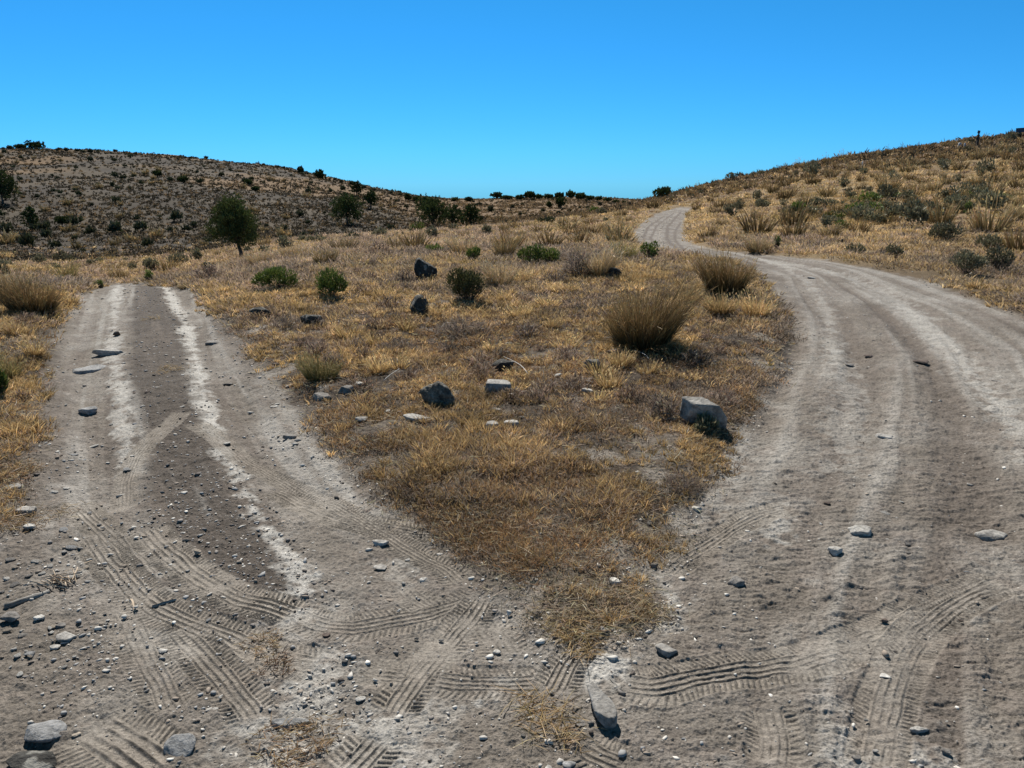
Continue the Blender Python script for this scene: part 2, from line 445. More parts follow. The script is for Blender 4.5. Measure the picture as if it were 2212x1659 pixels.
# ------------------------------------------------------------------ materials
def nt_new(name):
    m = bpy.data.materials.new(name); m.use_nodes = True
    n, l = m.node_tree.nodes, m.node_tree.links
    for x in list(n): n.remove(x)
    out = n.new('ShaderNodeOutputMaterial')
    return m, n, l, out
def mix(n, l, kind, fac, a, b):
    x = n.new('ShaderNodeMixRGB'); x.blend_type = kind
    for s, v in zip((0, 1, 2), (fac, a, b)):
        if hasattr(v, 'node'): l.new(v, x.inputs[s])
        elif isinstance(v, (int, float)): x.inputs[s].default_value = v
        else: x.inputs[s].default_value = (*v, 1)
    return x.outputs[0]
def ramp(n, l, src, stops):
    r = n.new('ShaderNodeValToRGB'); l.new(src, r.inputs[0])
    e = r.color_ramp.elements
    while len(e) < len(stops): e.new(0.5)
    for q, (p, c) in zip(e, stops):
        q.position = p; q.color = (c, c, c, 1) if isinstance(c, (int, float)) else (*c, 1)
    return r.outputs[0]
def noise_n(n, l, scale, detail=4, rough=.6, vec=None, dist=0):
    x = n.new('ShaderNodeTexNoise'); x.inputs['Scale'].default_value = scale
    x.inputs['Detail'].default_value = detail; x.inputs['Roughness'].default_value = rough
    x.inputs['Distortion'].default_value = dist
    if vec: l.new(vec, x.inputs['Vector'])
    return x.outputs['Fac']

def ground_material():
    m, n, l, out = nt_new('dusty_soil')
    geo = n.new('ShaderNodeNewGeometry'); pos = geo.outputs['Position']
    at = n.new('ShaderNodeAttribute'); at.attribute_name = 'Col'
    c = at.outputs['Color']
    n1 = noise_n(n, l, 60, 5, .7, pos); n2 = noise_n(n, l, 9, 5, .6, pos); n3 = noise_n(n, l, 190, 3, .7, pos)
    c = mix(n, l, 'MULTIPLY', 1.0, c, ramp(n, l, n1, [(.28, .42), (.45, .95), (.70, 1.42)]))
    c = mix(n, l, 'MULTIPLY', 1.0, c, ramp(n, l, n2, [(.3, .84), (.7, 1.16)]))
    c = mix(n, l, 'MULTIPLY', 1.0, c, ramp(n, l, n3, [(.30, .72), (.5, 1.0), (.66, 1.22)]))
    b = n.new('ShaderNodeBsdfPrincipled'); l.new(c, b.inputs['Base Color'])
    b.inputs['Roughness'].default_value = .92; b.inputs['Specular IOR Level'].default_value = .12
    bump = n.new('ShaderNodeBump'); bump.inputs['Strength'].default_value = .9; bump.inputs['Distance'].default_value = .011
    l.new(n1, bump.inputs['Height'])
    bump2 = n.new('ShaderNodeBump'); bump2.inputs['Strength'].default_value = .7; bump2.inputs['Distance'].default_value = .002
    l.new(n3, bump2.inputs['Height']); l.new(bump.outputs[0], bump2.inputs['Normal'])
    l.new(bump2.outputs[0], b.inputs['Normal'])
    l.new(b.outputs[0], out.inputs[0])
    return m

def plant_material(name, trans=.32, spec=.25, var=.25):
    m, n, l, out = nt_new(name)
    at = n.new('ShaderNodeAttribute'); at.attribute_name = 'Col'
    oi = n.new('ShaderNodeObjectInfo')
    v = ramp(n, l, oi.outputs['Random'], [(0, 1-var), (1, 1+var)])
    c = mix(n, l, 'MULTIPLY', 1.0, at.outputs['Color'], v)
    d = n.new('ShaderNodeBsdfDiffuse'); l.new(c, d.inputs[0])
    t = n.new('ShaderNodeBsdfTranslucent'); l.new(c, t.inputs[0])
    s = n.new('ShaderNodeMixShader'); s.inputs[0].default_value = trans
    l.new(d.outputs[0], s.inputs[1]); l.new(t.outputs[0], s.inputs[2])
    g = n.new('ShaderNodeBsdfGlossy'); g.inputs['Roughness'].default_value = .5; g.inputs[0].default_value = (.8, .8, .8, 1)
    s2 = n.new('ShaderNodeMixShader'); s2.inputs[0].default_value = .04*spec*4
    l.new(s.outputs[0], s2.inputs[1]); l.new(g.outputs[0], s2.inputs[2])
    l.new(s2.outputs[0], out.inputs[0])
    return m

def rock_material(name, base, dark, spots=.5, scale=10, bumpd=.01, lichen=None):
    m, n, l, out = nt_new(name)
    tc = n.new('ShaderNodeTexCoord'); oi = n.new('ShaderNodeObjectInfo')
    add = n.new('ShaderNodeVectorMath'); add.operation = 'ADD'
    l.new(tc.outputs['Object'], add.inputs[0])
    cmb = n.new('ShaderNodeCombineXYZ'); mul = n.new('ShaderNodeMath'); mul.operation = 'MULTIPLY'; mul.inputs[1].default_value = 50
    l.new(oi.outputs['Random'], mul.inputs[0]); l.new(mul.outputs[0], cmb.inputs[0]); l.new(cmb.outputs[0], add.inputs[1])
    v = add.outputs[0]
    a = noise_n(n, l, scale, 6, .65, v); b = noise_n(n, l, scale*4, 5, .7, v)
    f = ramp(n, l, a, [(.5-.22*spots-.05, 0), (.5+.1, 1)])
    c = mix(n, l, 'MIX', f, dark, base)
    c = mix(n, l, 'MULTIPLY', 1, c, ramp(n, l, b, [(.3, .65), (.68, 1.25)]))
    c = mix(n, l, 'MULTIPLY', 1, c, ramp(n, l, oi.outputs['Random'], [(0, .8), (1, 1.15)]))
    if lichen:
        w = noise_n(n, l, scale*1.7, 3, .5, v, .4)
        c = mix(n, l, 'MIX', ramp(n, l, w, [(.58, 0), (.66, .8)]), c, lichen)
    p = n.new('ShaderNodeBsdfPrincipled'); l.new(c, p.inputs['Base Color'])
    p.inputs['Roughness'].default_value = .85; p.inputs['Specular IOR Level'].default_value = .25
    bu = n.new('ShaderNodeBump'); bu.inputs['Strength'].default_value = .8; bu.inputs['Distance'].default_value = bumpd
    l.new(b, bu.inputs['Height']); l.new(bu.outputs[0], p.inputs['Normal'])
    l.new(p.outputs[0], out.inputs[0])
    return m
def wood_material(name, base, dark):
    m, n, l, out = nt_new(name)
    tc = n.new('ShaderNodeTexCoord'); mp = n.new('ShaderNodeMapping'); mp.inputs['Scale'].default_value = (3, 60, 60)
    l.new(tc.outputs['Object'], mp.inputs[0])
    a = noise_n(n, l, 1.5, 5, .7, mp.outputs[0])
    c = mix(n, l, 'MIX', ramp(n, l, a, [(.35, 0), (.62, 1)]), dark, base)
    p = n.new('ShaderNodeBsdfPrincipled'); l.new(c, p.inputs['Base Color']); p.inputs['Roughness'].default_value = .8
    bu = n.new('ShaderNodeBump'); bu.inputs['Distance'].default_value = .004; l.new(a, bu.inputs['Height']); l.new(bu.outputs[0], p.inputs['Normal'])
    l.new(p.outputs[0], out.inputs[0]); return m

M_GROUND = ground_material()
M_GRASS = plant_material('dry_grass_blades', .42, .25)
M_COVER = plant_material('dry_ground_plants', .42, .10, 0)
M_CLUMP = plant_material('stiff_grass_culms', .15, .15)
M_LEAF = plant_material('small_leaves', .22, .2)
M_NEEDLE = plant_material('juniper_scales', .20, .12, .15)
M_ROCK = {
 'pale': rock_material('pale_limestone', (.46, .435, .40), (.20, .185, .17), .7, 12),
 'white': rock_material('white_stone', (.64, .61, .56), (.36, .34, .31), .6, 16),
 'grey': rock_material('grey_stone', (.27, .25, .23), (.11, .10, .09), .8, 14),
 'blue': rock_material('blue_grey_slate', (.34, .335, .33), (.15, .15, .15), .7, 14),
 'tan': rock_material('tan_stone', (.42, .36, .29), (.22, .18, .14), .8, 14),
 'black': rock_material('dark_basalt', (.085, .080, .070), (.028, .026, .023), .6, 9, .03, (.30, .29, .26)),
 'slab': rock_material('bleached_slab', (.38, .36, .33), (.12, .11, .10), .7, 6, .02),
 'lava': rock_material('pitted_lava', (.22, .20, .165), (.045, .04, .034), .9, 14, .05, (.36, .35, .31)),
 'brown': rock_material('brown_stone', (.16, .12, .10), (.07, .055, .045), .7, 14),
}
M_BARK = wood_material('shaggy_bark', (.12, .095, .075), (.035, .028, .022))
M_OLDWOOD = wood_material('weathered_wood', (.36, .34, .31), (.09, .08, .07))
M_NEWWOOD = wood_material('split_wood', (.62, .50, .38), (.38, .28, .18))
M_DARKWOOD = wood_material('dark_stained_wood', (.05, .04, .035), (.02, .016, .014))
def flat_material(name, c, rough=.6):
    m, n, l, out = nt_new(name)
    geo = n.new('ShaderNodeTexCoord'); a = noise_n(n, l, 20, 4, .6, geo.outputs['Object'])
    col = mix(n, l, 'MULTIPLY', 1, c, ramp(n, l, a, [(.3, .8), (.7, 1.15)]))
    p = n.new('ShaderNodeBsdfPrincipled'); l.new(col, p.inputs['Base Color']); p.inputs['Roughness'].default_value = rough
    l.new(p.outputs[0], out.inputs[0]); return m
M_SIGN = flat_material('dark_blue_sign_face', (.035, .05, .09)); M_ORANGE = flat_material('orange_red_paint', (.55, .07, .03))
M_GREYPOST = flat_material('grey_blue_metal', (.30, .33, .38)); M_WHITE = flat_material('white_paint', (.75, .75, .72))

# ------------------------------------------------------------------ the ground sheet
def build_ground():
    ph_f = np.linspace(-radians(41), radians(41), 1660)
    ph_c1 = np.linspace(-pi, -radians(41), 100)[:-1]; ph_c2 = np.linspace(radians(41), pi, 100)[1:]
    ph = np.concatenate([ph_c1, ph_f, ph_c2]).astype(np.float64)
    rs = [0.05, .2, .4, .7, 1.0, 1.3, 1.5, 1.65, 1.75, 1.85]
    r = 1.86
    while r < 700:
        rs.append(r); r += min(max(.62*r*r/(773*1.7), .0016), r*.0085)
    rs += list(np.exp(np.linspace(math.log(720), math.log(3000), 24)))
    rr = np.array(rs)
    R, P = np.meshgrid(rr, ph, indexing='ij')
    nr, npn = R.shape
    X = (R*np.sin(P)).ravel(); Y = (R*np.cos(P)).ravel()
    print('ground verts', nr, npn, nr*npn)
    rsd = np.full(X.shape, 9.0)
    m = (np.hypot(X, Y) < 75)
    mi = np.nonzero(m)[0]
    rsd[mi] = road_sd(X[mi], Y[mi])
    tz, flat, groove_shade = tracks_relief(X, Y)
    zb = relief(X, Y, rsd, False)
    z = base_h(X, Y) + zb + (relief(X, Y, rsd) - zb)*(1-.85*flat)
    rad = np.hypot(X, Y)
    # pebbly, ribbed crust of the wide road: short ripples across the line of travel
    onroad = sstep(.05, -.12, rsd)
    rip = noise2(X*7 + Y*1.5, Y*26 - X*2, 41)*.6 + noise2(X*15, Y*52, 42)*.4
    wide = sstep(-.4, 1.2, X)*onroad*sstep(16, 8, rad)
    z += wide*.012*np.abs(rip)*(1-.85*flat)
    # soften the natural relief where a tyre pressed it flat
    z += tz
    Zt = z
    # colour of the soil itself
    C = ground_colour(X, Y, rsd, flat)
    C *= (1-.68*groove_shade)[:, None]          # tread lines darkened in the colour, as the shade of narrow cracks
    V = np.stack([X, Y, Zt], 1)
    ii = np.arange(nr*npn).reshape(nr, npn)
    q = np.stack([ii[:-1, :-1], ii[:-1, 1:], ii[1:, 1:], ii[1:, :-1]], -1).reshape(-1, 4)
    fx = X[q[:, 0]]; fy = Y[q[:, 0]]; fr = rad[q[:, 0]]; fs = rsd[q[:, 0]]
    far_sd = np.full(len(q), 9.); mm = fr < 75
    kind = np.zeros(len(q), int)                               # 0 ground
    left = (fx < -0.30*fy + 0.45) & (fx < 0.2)
    kind[(fs < 0) & left & (fr < 13)] = 1                       # left track
    kind[(fs < 0) & ~(left & (fr < 13))] = 2                    # right road
    kind[(fr > 62) & (kind == 0)] = 3                           # hills
    names = [('ground', 'dry grassy ground between and beside the two dirt tracks'), ('dirt_track', 'rutted two-wheel dirt track on the left with darker gravelly middle'),
             ('dirt_road', 'wide dusty dirt road curving up to the right'), ('hill', 'dark scrub-dotted hills along the skyline')]
    for k, (nm, lb) in enumerate(names):
        sel = q[kind == k]
        used = np.unique(sel); inv = np.full(len(V), -1, np.int64); inv[used] = np.arange(len(used))
        lo = inv[sel].ravel()
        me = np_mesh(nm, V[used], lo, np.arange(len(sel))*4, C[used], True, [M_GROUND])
        o = link(bpy.data.objects.new(nm, me)); tag(o, lb, None, None, 'structure')

def lerp(a, b, f): return a + (b-a)*f[:, None]
def ground_colour(X, Y, rsd, flat):
    r = np.hypot(X, Y)
    n1 = fbm(X*1.7, Y*1.7, 3, 51); n2 = fbm(X*6, Y*6, 3, 54); n3 = fbm(X*24, Y*24, 2, 57)
    dirt = np.array([.180, .157, .134]); dirt2 = np.array([.250, .227, .202]); pale = np.array([.53, .51, .475]); dark = np.array([.112, .094, .080])
    C = lerp(np.tile(dirt, (len(X), 1)), dirt2, sstep(-.25, .45, n1))
    C = lerp(C, np.array([.20, .172, .150]), .6*sstep(.0, .5, n2)); C = lerp(C, np.array([.17, .145, .125]), .6*sstep(.15, .6, n3+.3*n2))
    C = lerp(C, pale, sstep(.42, .85, n2+.3*n1)*.22*sstep(13, 7, r) )
    # soil under the plants: darker, brown-grey
    off = sstep(-.06, .12, rsd + .10*n2)
    soil = lerp(np.tile(np.array([.070, .055, .043]), (len(X), 1)), np.array([.160, .134, .110]), sstep(-.1, .5, n1+.3*n2))
    bm_ = bare_mask(X, Y); soil = lerp(soil, np.array([.235, .208, .180]), bm_*.85)
    far_soil = lerp(np.tile(np.array([.24, .165, .09]), (len(X), 1)), np.array([.36, .26, .135]), sstep(-.3, .4, fbm(X*.35, Y*.35, 3, 61)))
    soil = lerp(soil, far_soil*.8, sstep(8, 18, r)*.85*np.ones_like(r))
    # dark hillside on the left, tan where the dry grass patches lie
    hl = sstep(58, 75, r)
    nh = fbm(X*.022+3, Y*.022, 3, 64); nh2 = fbm(X*.11, Y*.11, 2, 67)
    hill = lerp(np.tile(np.array([.050, .040, .030]), (len(X), 1)), np.array([.085, .067, .047]), sstep(-.3, .4, nh2))
    elev = base_h(X, Y)
    # grassy saddle in the middle of the skyline
    mid = sstep(-.16, -.07, np.arctan2(X, Y))
    tanf = np.clip(sstep(.0, .45, nh+.35*nh2 + .42*sstep(110, 200, r) - .12) + .75*mid, 0, 1)
    hill = lerp(hill, np.array([.185, .118, .062]), tanf*.8)
    soil = lerp(soil, hill, hl)
    C = lerp(C, soil, off)
    # gravelly middle strip of the left track
    sel = np.nonzero((X > -6) & (X < 1) & (Y > 2) & (Y < 13))[0]
    d, s, _ = seg_dist(X[sel], Y[sel], CENTER)
    hw = CENTER_HW + .10*n2[sel] + .04*n1[sel]
    f = np.zeros(len(X)); f[sel] = sstep(hw+.07, hw-.07, d)*(1-off[sel])*sstep(0, .3, s+.3)
    C = lerp(C, dark*.80, f*.92*(1-.70*flat))
    # wheel-drawn streaks running along both tracks
    sel = np.nonzero((rsd < .1) & (r < 60))[0]
    dc, sc_, _ = seg_dist(X[sel], Y[sel], CENTER_X)
    st1, rw_ = streaks(X[sel], Y[sel]); st2 = fbm(dc*9, sc_*.4, 3, 124, .6)
    right = rw_; stv = np.zeros(len(X)); stv[sel] = st1*right + st2*(1-right)*sstep(2.5, 4, Y[sel])
    C = lerp(C, pale*.85, .32*sstep(.16, .50, stv)*(1-off)); C = lerp(C, dark*1.25, .75*sstep(-.02, -.42, stv)*(1-off))
    for ln, w, st in DARKL:
        d, _, _ = _near_seg(X, Y, ln, w*3)
        C = lerp(C, dark*1.25, np.clip(st*sstep(1.5*w, .2*w, d + w*.9*n2)*1.0, 0, 1)*(1-.6*flat)*(1-off*.5))
    for ln, w, st in PALE:
        d, _, _ = _near_seg(X, Y, ln, w*4)
        C = lerp(C, pale, np.clip(.60*st*sstep(1.9*w, .0*w, d + w*1.7*n3 + w*1.5*n2 + w*1.2*n1), 0, 1)*(1-.4*flat))
    # dust pressed by tyres is a touch smoother and paler
    C = lerp(C, np.array([.34, .302, .258]), flat*.50)
    C *= (1 + .14*n3)[:, None]
    return np.clip(C, .01, .9)
build_ground()

# ------------------------------------------------------------------ blades: the plant kernel
def unit(v): return v/np.maximum(np.linalg.norm(v, axis=1, keepdims=True), 1e-9)
def blades(P, D, L, Wd, bend, C, rg, tipc=None, taper=.8):
    N = len(P); D = unit(D)
    side = unit(np.cross(D, unit(rg.normal(size=(N, 3)))))*(Wd/2)[:, None]
    mid = P + D*(L*.5)[:, None]
    Hd = D.copy(); Hd[:, 2] = 0; Hd = unit(Hd + 1e-6)
    T = unit(D + Hd*bend[:, None] - np.array([0, 0, 1.])*(bend*.7)[:, None] + rg.normal(size=(N, 3))*.10)
    tip = mid + T*(L*.5)[:, None]
    V = np.empty((N, 5, 3)); V[:, 0] = P-side; V[:, 1] = P+side; V[:, 2] = mid-side*taper; V[:, 3] = mid+side*taper; V[:, 4] = tip
    if tipc is None: tipc = C
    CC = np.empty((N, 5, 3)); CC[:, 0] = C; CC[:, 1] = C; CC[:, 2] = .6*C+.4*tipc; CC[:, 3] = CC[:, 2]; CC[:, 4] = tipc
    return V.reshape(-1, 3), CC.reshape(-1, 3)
def blade_mesh(name, V, C, mat):
    N = len(V)//5; b = np.arange(N)[:, None]*5
    lo = (b + np.array([0, 1, 3, 2, 2, 3, 4])).ravel()
    st = (np.arange(N)[:, None]*7 + np.array([0, 4])).ravel()
    return np_mesh(name, V, lo, st, C, False, [mat])
def cat(*vs):
    return np.concatenate([v[0] for v in vs]), np.concatenate([v[1] for v in vs])
def jitter(c, n, rg, a=.18, b=.05):
    c = np.asarray(c, float)
    return np.clip(c*(1+rg.normal(size=(n, 1))*a)*(1+rg.normal(size=(n, 3))*b), .004, .95)

def tussock(n, h, w, rg, col, tip, wd=.006, lean=.0, open_=.55, seed_heads=0.0, dead=None):
    """a bunch grass: stiff culms fanning from a tight base"""
    a = rg.uniform(0, 2*pi, n); rb = np.sqrt(rg.uniform(0, 1, n))*w*.30
    P = np.stack([np.cos(a)*rb, np.sin(a)*rb, np.full(n, -.02*h)], 1)
    sp = (rb/(w*.30))**.9*open_ + np.abs(rg.normal(size=n))*.16
    a2 = a + rg.normal(size=n)*.35
    D = np.stack([np.cos(a2)*sp+lean, np.sin(a2)*sp, np.ones(n)], 1)
    lop = 1 + .22*np.sin(a2*1 + rg.uniform(0, 6)) + .15*np.sin(a2*3 + rg.uniform(0, 6))
    L = h*rg.uniform(.38, 1.0, n)**.8*lop*(1.08-.25*sp/np.maximum(open_, .1)*.6)*1.05
    bd = rg.uniform(.0, .32, n)*(.2+sp)
    c = jitter(col, n, rg); t = jitter(tip, n, rg)
    vs = [blades(P, D, L, np.full(n, wd)*rg.uniform(.6, 1.3, n), bd, c, rg, t)]
    if seed_heads > 0:
        k = int(n*seed_heads); i = rg.integers(0, n, k)
        Q = P[i] + unit(D[i])*(L[i]*rg.uniform(.6, 1.0, k))[:, None]
        DD = unit(D[i]) + rg.normal(size=(k, 3))*.35
        vs.append(blades(Q, DD, np.full(k, h*.13), np.full(k, wd*1.1), np.full(k, .2), jitter(tip, k, rg)*1.15, rg))
    if dead is not None:   # dry skirt lying round the base
        k = n//3; a = rg.uniform(0, 2*pi, k)
        Q = np.stack([np.cos(a)*w*.2, np.sin(a)*w*.2, np.full(k, .01)], 1)
        DD = np.stack([np.cos(a), np.sin(a), rg.uniform(.05, .6, k)], 1)
        vs.append(blades(Q, DD, h*rg.uniform(.25, .6, k), np.full(k, wd), np.full(k, .4), jitter(dead, k, rg), rg))
    return cat(*vs)

def brushy(n, h, w, rg, col, tip, wd=.005, dens=1.0):
    """a low twiggy cushion"""
    a = rg.uniform(0, 2*pi, n); rb = np.sqrt(rg.uniform(0, 1, n))*w*.5
    zz = rg.uniform(0, .75, n)*np.sqrt(np.maximum(1-(rb/(w*.5))**2, .05))*h
    P = np.stack([np.cos(a)*rb, np.sin(a)*rb, zz], 1)
    D = rg.normal(size=(n, 3))*.55 + np.array([0, 0, .75]) + P/max(w, .01)*np.array([1.1, 1.1, 0])
    L = h*rg.uniform(.22, .5, n)
    return blades(P, D, L, wd*rg.uniform(.7, 1.4, n), rg.uniform(0, .25, n), jitter(col, n, rg, .22), rg, jitter(tip, n, rg, .2))

def leafy(n, h, w, rg, col, tip, lf=.04, lw=.012, lobes=6):
    """foliage of a shrub: leaf tufts clothing several uneven domes"""
    vs = []
    for k in range(lobes):
        if k == 0: c = np.array([0, 0, h*.42]); s = np.array([w*.36, w*.34, h*.48])
        else:
            a = rg.uniform(0, 2*pi); d = w*rg.uniform(.16, .31); f = rg.uniform(.55, .95)
            c = np.array([cos(a)*d, sin(a)*d*.8, h*rg.uniform(.30, .62)*f+.05*h]); s = np.array([w*.24, w*.22, h*.44])*f*rg.uniform(.85, 1.2)
        m = max(n//lobes, 6)
        v = unit(rg.normal(size=(m, 3))); v[:, 2] = np.abs(v[:, 2])*rg.choice([1, 1, 1, -.5], m)
        rad = rg.uniform(.45, 1.05, m)**.6
        P = c + v*s*rad[:, None]; P[:, 2] = np.maximum(P[:, 2], .01)
        D = v*.7 + np.array([0, 0, .8]) + rg.normal(size=(m, 3))*.35
        cc = jitter(col, m, rg, .25); tt = jitter(tip, m, rg, .25)
        vs.append(blades(P, D, lf*rg.uniform(.6, 1.5, m), np.full(m, lw), np.zeros(m), cc, rg, tt, 1.1))
    return cat(*vs)
def twigs(n, h, w, rg, col, wd=.008):
    a = rg.uniform(0, 2*pi, n); sp = rg.uniform(.1, 1, n)
    D = np.stack([np.cos(a)*sp*w/h*.6, np.sin(a)*sp*w/h*.6, np.ones(n)], 1)
    P = np.zeros((n, 3)); P[:, :2] = D[:, :2]*.03
    L = h*rg.uniform(.5, .9, n)
    v1 = blades(P, D, L, np.full(n, wd), np.full(n, .1), jitter(col, n, rg), rg, None, .75)
    m = n*3; i = rg.integers(0, n, m); f = rg.uniform(.35, .9, m)
    Q = P[i] + unit(D[i])*(L[i]*f)[:, None]; DD = unit(D[i]) + rg.normal(size=(m, 3))*.5
    v2 = blades(Q, DD, h*rg.uniform(.12, .35, m), np.full(m, wd*.6), np.zeros(m), jitter(col, m, rg), rg)
    return cat(v1, v2)

# colours, base then tip; dry tips paler, brightened further as if backlit
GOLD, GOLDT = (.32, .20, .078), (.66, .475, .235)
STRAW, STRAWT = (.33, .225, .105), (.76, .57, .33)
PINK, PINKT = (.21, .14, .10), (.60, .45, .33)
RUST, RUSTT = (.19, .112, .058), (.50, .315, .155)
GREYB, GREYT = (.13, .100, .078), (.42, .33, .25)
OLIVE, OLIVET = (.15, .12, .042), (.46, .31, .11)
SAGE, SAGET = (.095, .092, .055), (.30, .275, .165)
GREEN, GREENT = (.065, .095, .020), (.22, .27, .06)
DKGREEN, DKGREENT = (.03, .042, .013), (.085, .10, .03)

# ------------------------------------------------------------------ ground cover, uncountable
def shrub_free(X, Y, rsd): return rsd > 0
def cover_object(name, label, N, rmin, rmax, power, phi, fn, seed, mat=M_COVER, nclump=None):
    rg = np.random.default_rng(seed)
    ph = rg.uniform(-phi, phi, N)
    u = rg.uniform(0, 1, N); e = 2-power     # density r^(1-power) dr
    r = (rmin**e + u*(rmax**e-rmin**e))**(1/e) if abs(e) > 1e-6 else rmin*(rmax/rmin)**u
    X = r*np.sin(ph); Y = r*np.cos(ph)
    V, C = fn(X, Y, r, rg)
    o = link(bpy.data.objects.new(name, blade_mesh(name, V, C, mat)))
    tag(o, label, name.replace('_', ' ').split('.')[0], None, 'stuff')
    print(name, len(V)//5)
    return o

def palette(k, X, Y, rg):
    n = len(X)
    pal = np.array([GOLDT, STRAWT, PINKT, RUSTT, GREYT, OLIVET]); base = np.array([GOLD, STRAW, PINK, RUST, GREYB, OLIVE])
    return base[k], pal[k]
def choose_kind(X, Y, r, rg):
    n = len(X)
    a = fbm(X*.8+5, Y*.8, 2, 71); b = fbm(X*.5, Y*.5+9, 2, 73); c = fbm(X*.25+2, Y*.25, 2, 77)
    w = np.stack([.62*(1-.55*sstep(4, 9, r))*np.exp(3.2*a)*(1+1.2*sstep(0, -.3, c)), 1.2*np.ones(n)*(.45+.55*sstep(3.5, 6.5, r)), .85*np.exp(2.6*b)*sstep(3.5, 7, r)*(.35+.65*sstep(3.5, 0, X)), 1.25*np.exp(-2.5*a-1.5*b)*sstep(10, 4.5, r), 1.15*np.exp(-2.6*a+2.0*c)*sstep(30, 8, r) + 1.1*sstep(6, 3, r), .12*np.exp(2*c)*sstep(4, 9, r)], 1)
    w = np.cumsum(w/w.sum(1, keepdims=True), 1)
    return (rg.uniform(size=(n, 1)) > w).sum(1).clip(0, 5)

def fn_near(X, Y, r, rg):
    """low prickly plants, each a cushion of short stems"""
    rsd = road_sd(X, Y)
    nz = fbm(X*1.9, Y*1.9, 3, 81); nz2 = fbm(X*.7, Y*.7, 2, 84)
    dens = sstep(-.02, .22, rsd + .16*nz)*sstep(-.62, .05, nz + .45*nz2 + .30*sstep(3.2, 6, r))
    dens *= (1 - .55*sstep(.6, 0, rsd)*sstep(3.4, 2.4, r))*(.15+.85*sstep(-.42, .22, fbm(X*5.0, Y*5.0, 2, 87)))*(1-.88*bare_mask(X, Y))
    keep = rg.uniform(size=len(X)) < dens
    X, Y, r = X[keep], Y[keep], r[keep]
    k = choose_kind(X, Y, r, rg)
    z = surf(X, Y)
    per = 17
    n = len(X)*per; i = np.repeat(np.arange(len(X)), per)
    size = rg.uniform(.6, 1.35, len(X))*(1+.05*np.maximum(r-5, 0))*np.exp(.75*fbm(X*2.8+4, Y*2.8, 2, 89))
    ww = (.060*size)[i]; hh = (.036*size)[i]*np.where(k[i] == 0, 1.45, 1.0)
    a = rg.uniform(0, 2*pi, n); rb = np.sqrt(rg.uniform(0, 1, n))
    grassy = np.isin(k[i], (0, 1, 5))
    rb = np.where(grassy, rb*.35, rb)
    P = np.stack([X[i]+np.cos(a)*rb*ww, Y[i]+np.sin(a)*rb*ww, z[i]-.004+np.where(grassy, 0, rg.uniform(0, .7, n))*hh*(1-.6*rb)], 1)
    D = np.stack([np.cos(a)*(rb*.8+.2)*np.where(grassy, 1.2, .7), np.sin(a)*(rb*.8+.2)*np.where(grassy, 1.2, .7), np.full(n, .9)], 1) + rg.normal(size=(n, 3))*np.where(grassy, .22, .45)[:, None]
    L = hh*np.where(grassy, rg.uniform(.5, 1.5, n), rg.uniform(.35, .9, n))
    Wd = np.maximum(.0030, .00088*r)[i]*rg.uniform(.7, 1.3, n)
    b, t = palette(k, X, Y, rg); bright = np.exp(rg.normal(0, .30, (len(X), 1)))*(1.08+.6*fbm(X*2.6, Y*2.6, 3, 131))[:, None]
    return blades(P, D, L, Wd, rg.uniform(0, .5, n), jitter(1, n, rg, .12)*(b*bright)[i], rg, (t*bright)[i]*jitter(1, n, rg, .14))

def fn_mid(X, Y, r, rg):
    rsd = road_sd(X, Y)
    nz = fbm(X*.8, Y*.8, 3, 91)
    keep = rg.uniform(size=len(X)) < sstep(.0, .25+.5*sstep(9, 13, r)*sstep(0, 2, X)*sstep(16, 14.5, r), rsd+.05*nz)*sstep(-.75, -.05, nz)*sstep(95, 55, r)*sstep(7.4, 10, r)*(.35+.65*sstep(-.4, .3, fbm(X*2.5, Y*2.5, 2, 88)))
    X, Y, r = X[keep], Y[keep], r[keep]
    k = choose_kind(X, Y, r, rg)
    z = surf(X, Y)
    per = 13; n = len(X)*per; i = np.repeat(np.arange(len(X)), per)
    size = rg.uniform(.6, 1.4, len(X))*(1+.012*(r-9))
    tall = .056+.045*sstep(8, 20, r)
    ww = (.13*size)[i]; hh = (tall*size)[i]
    a = rg.uniform(0, 2*pi, n); rb = np.sqrt(rg.uniform(0, 1, n))
    P = np.stack([X[i]+np.cos(a)*rb*ww, Y[i]+np.sin(a)*rb*ww, z[i]-.01+rg.uniform(0, .35, n)*hh*(k[i] > 1)], 1)
    D = np.stack([np.cos(a)*rb*.8, np.sin(a)*rb*.8, np.full(n, .8)], 1) + rg.normal(size=(n, 3))*.33
    Wd = (.00085*r)[i]*rg.uniform(.7, 1.3, n)
    b, t = palette(k, X, Y, rg); bright = np.exp(rg.normal(0, .28, (len(X), 1)))*(1.14+.6*fbm(X*1.3, Y*1.3, 3, 133))[:, None]
    return blades(P, D, hh*rg.uniform(.6, 1.35, n), Wd, rg.uniform(0, .5, n), (b*bright)[i]*jitter(1, n, rg, .1), rg, (t*bright)[i]*jitter(1, n, rg, .12))

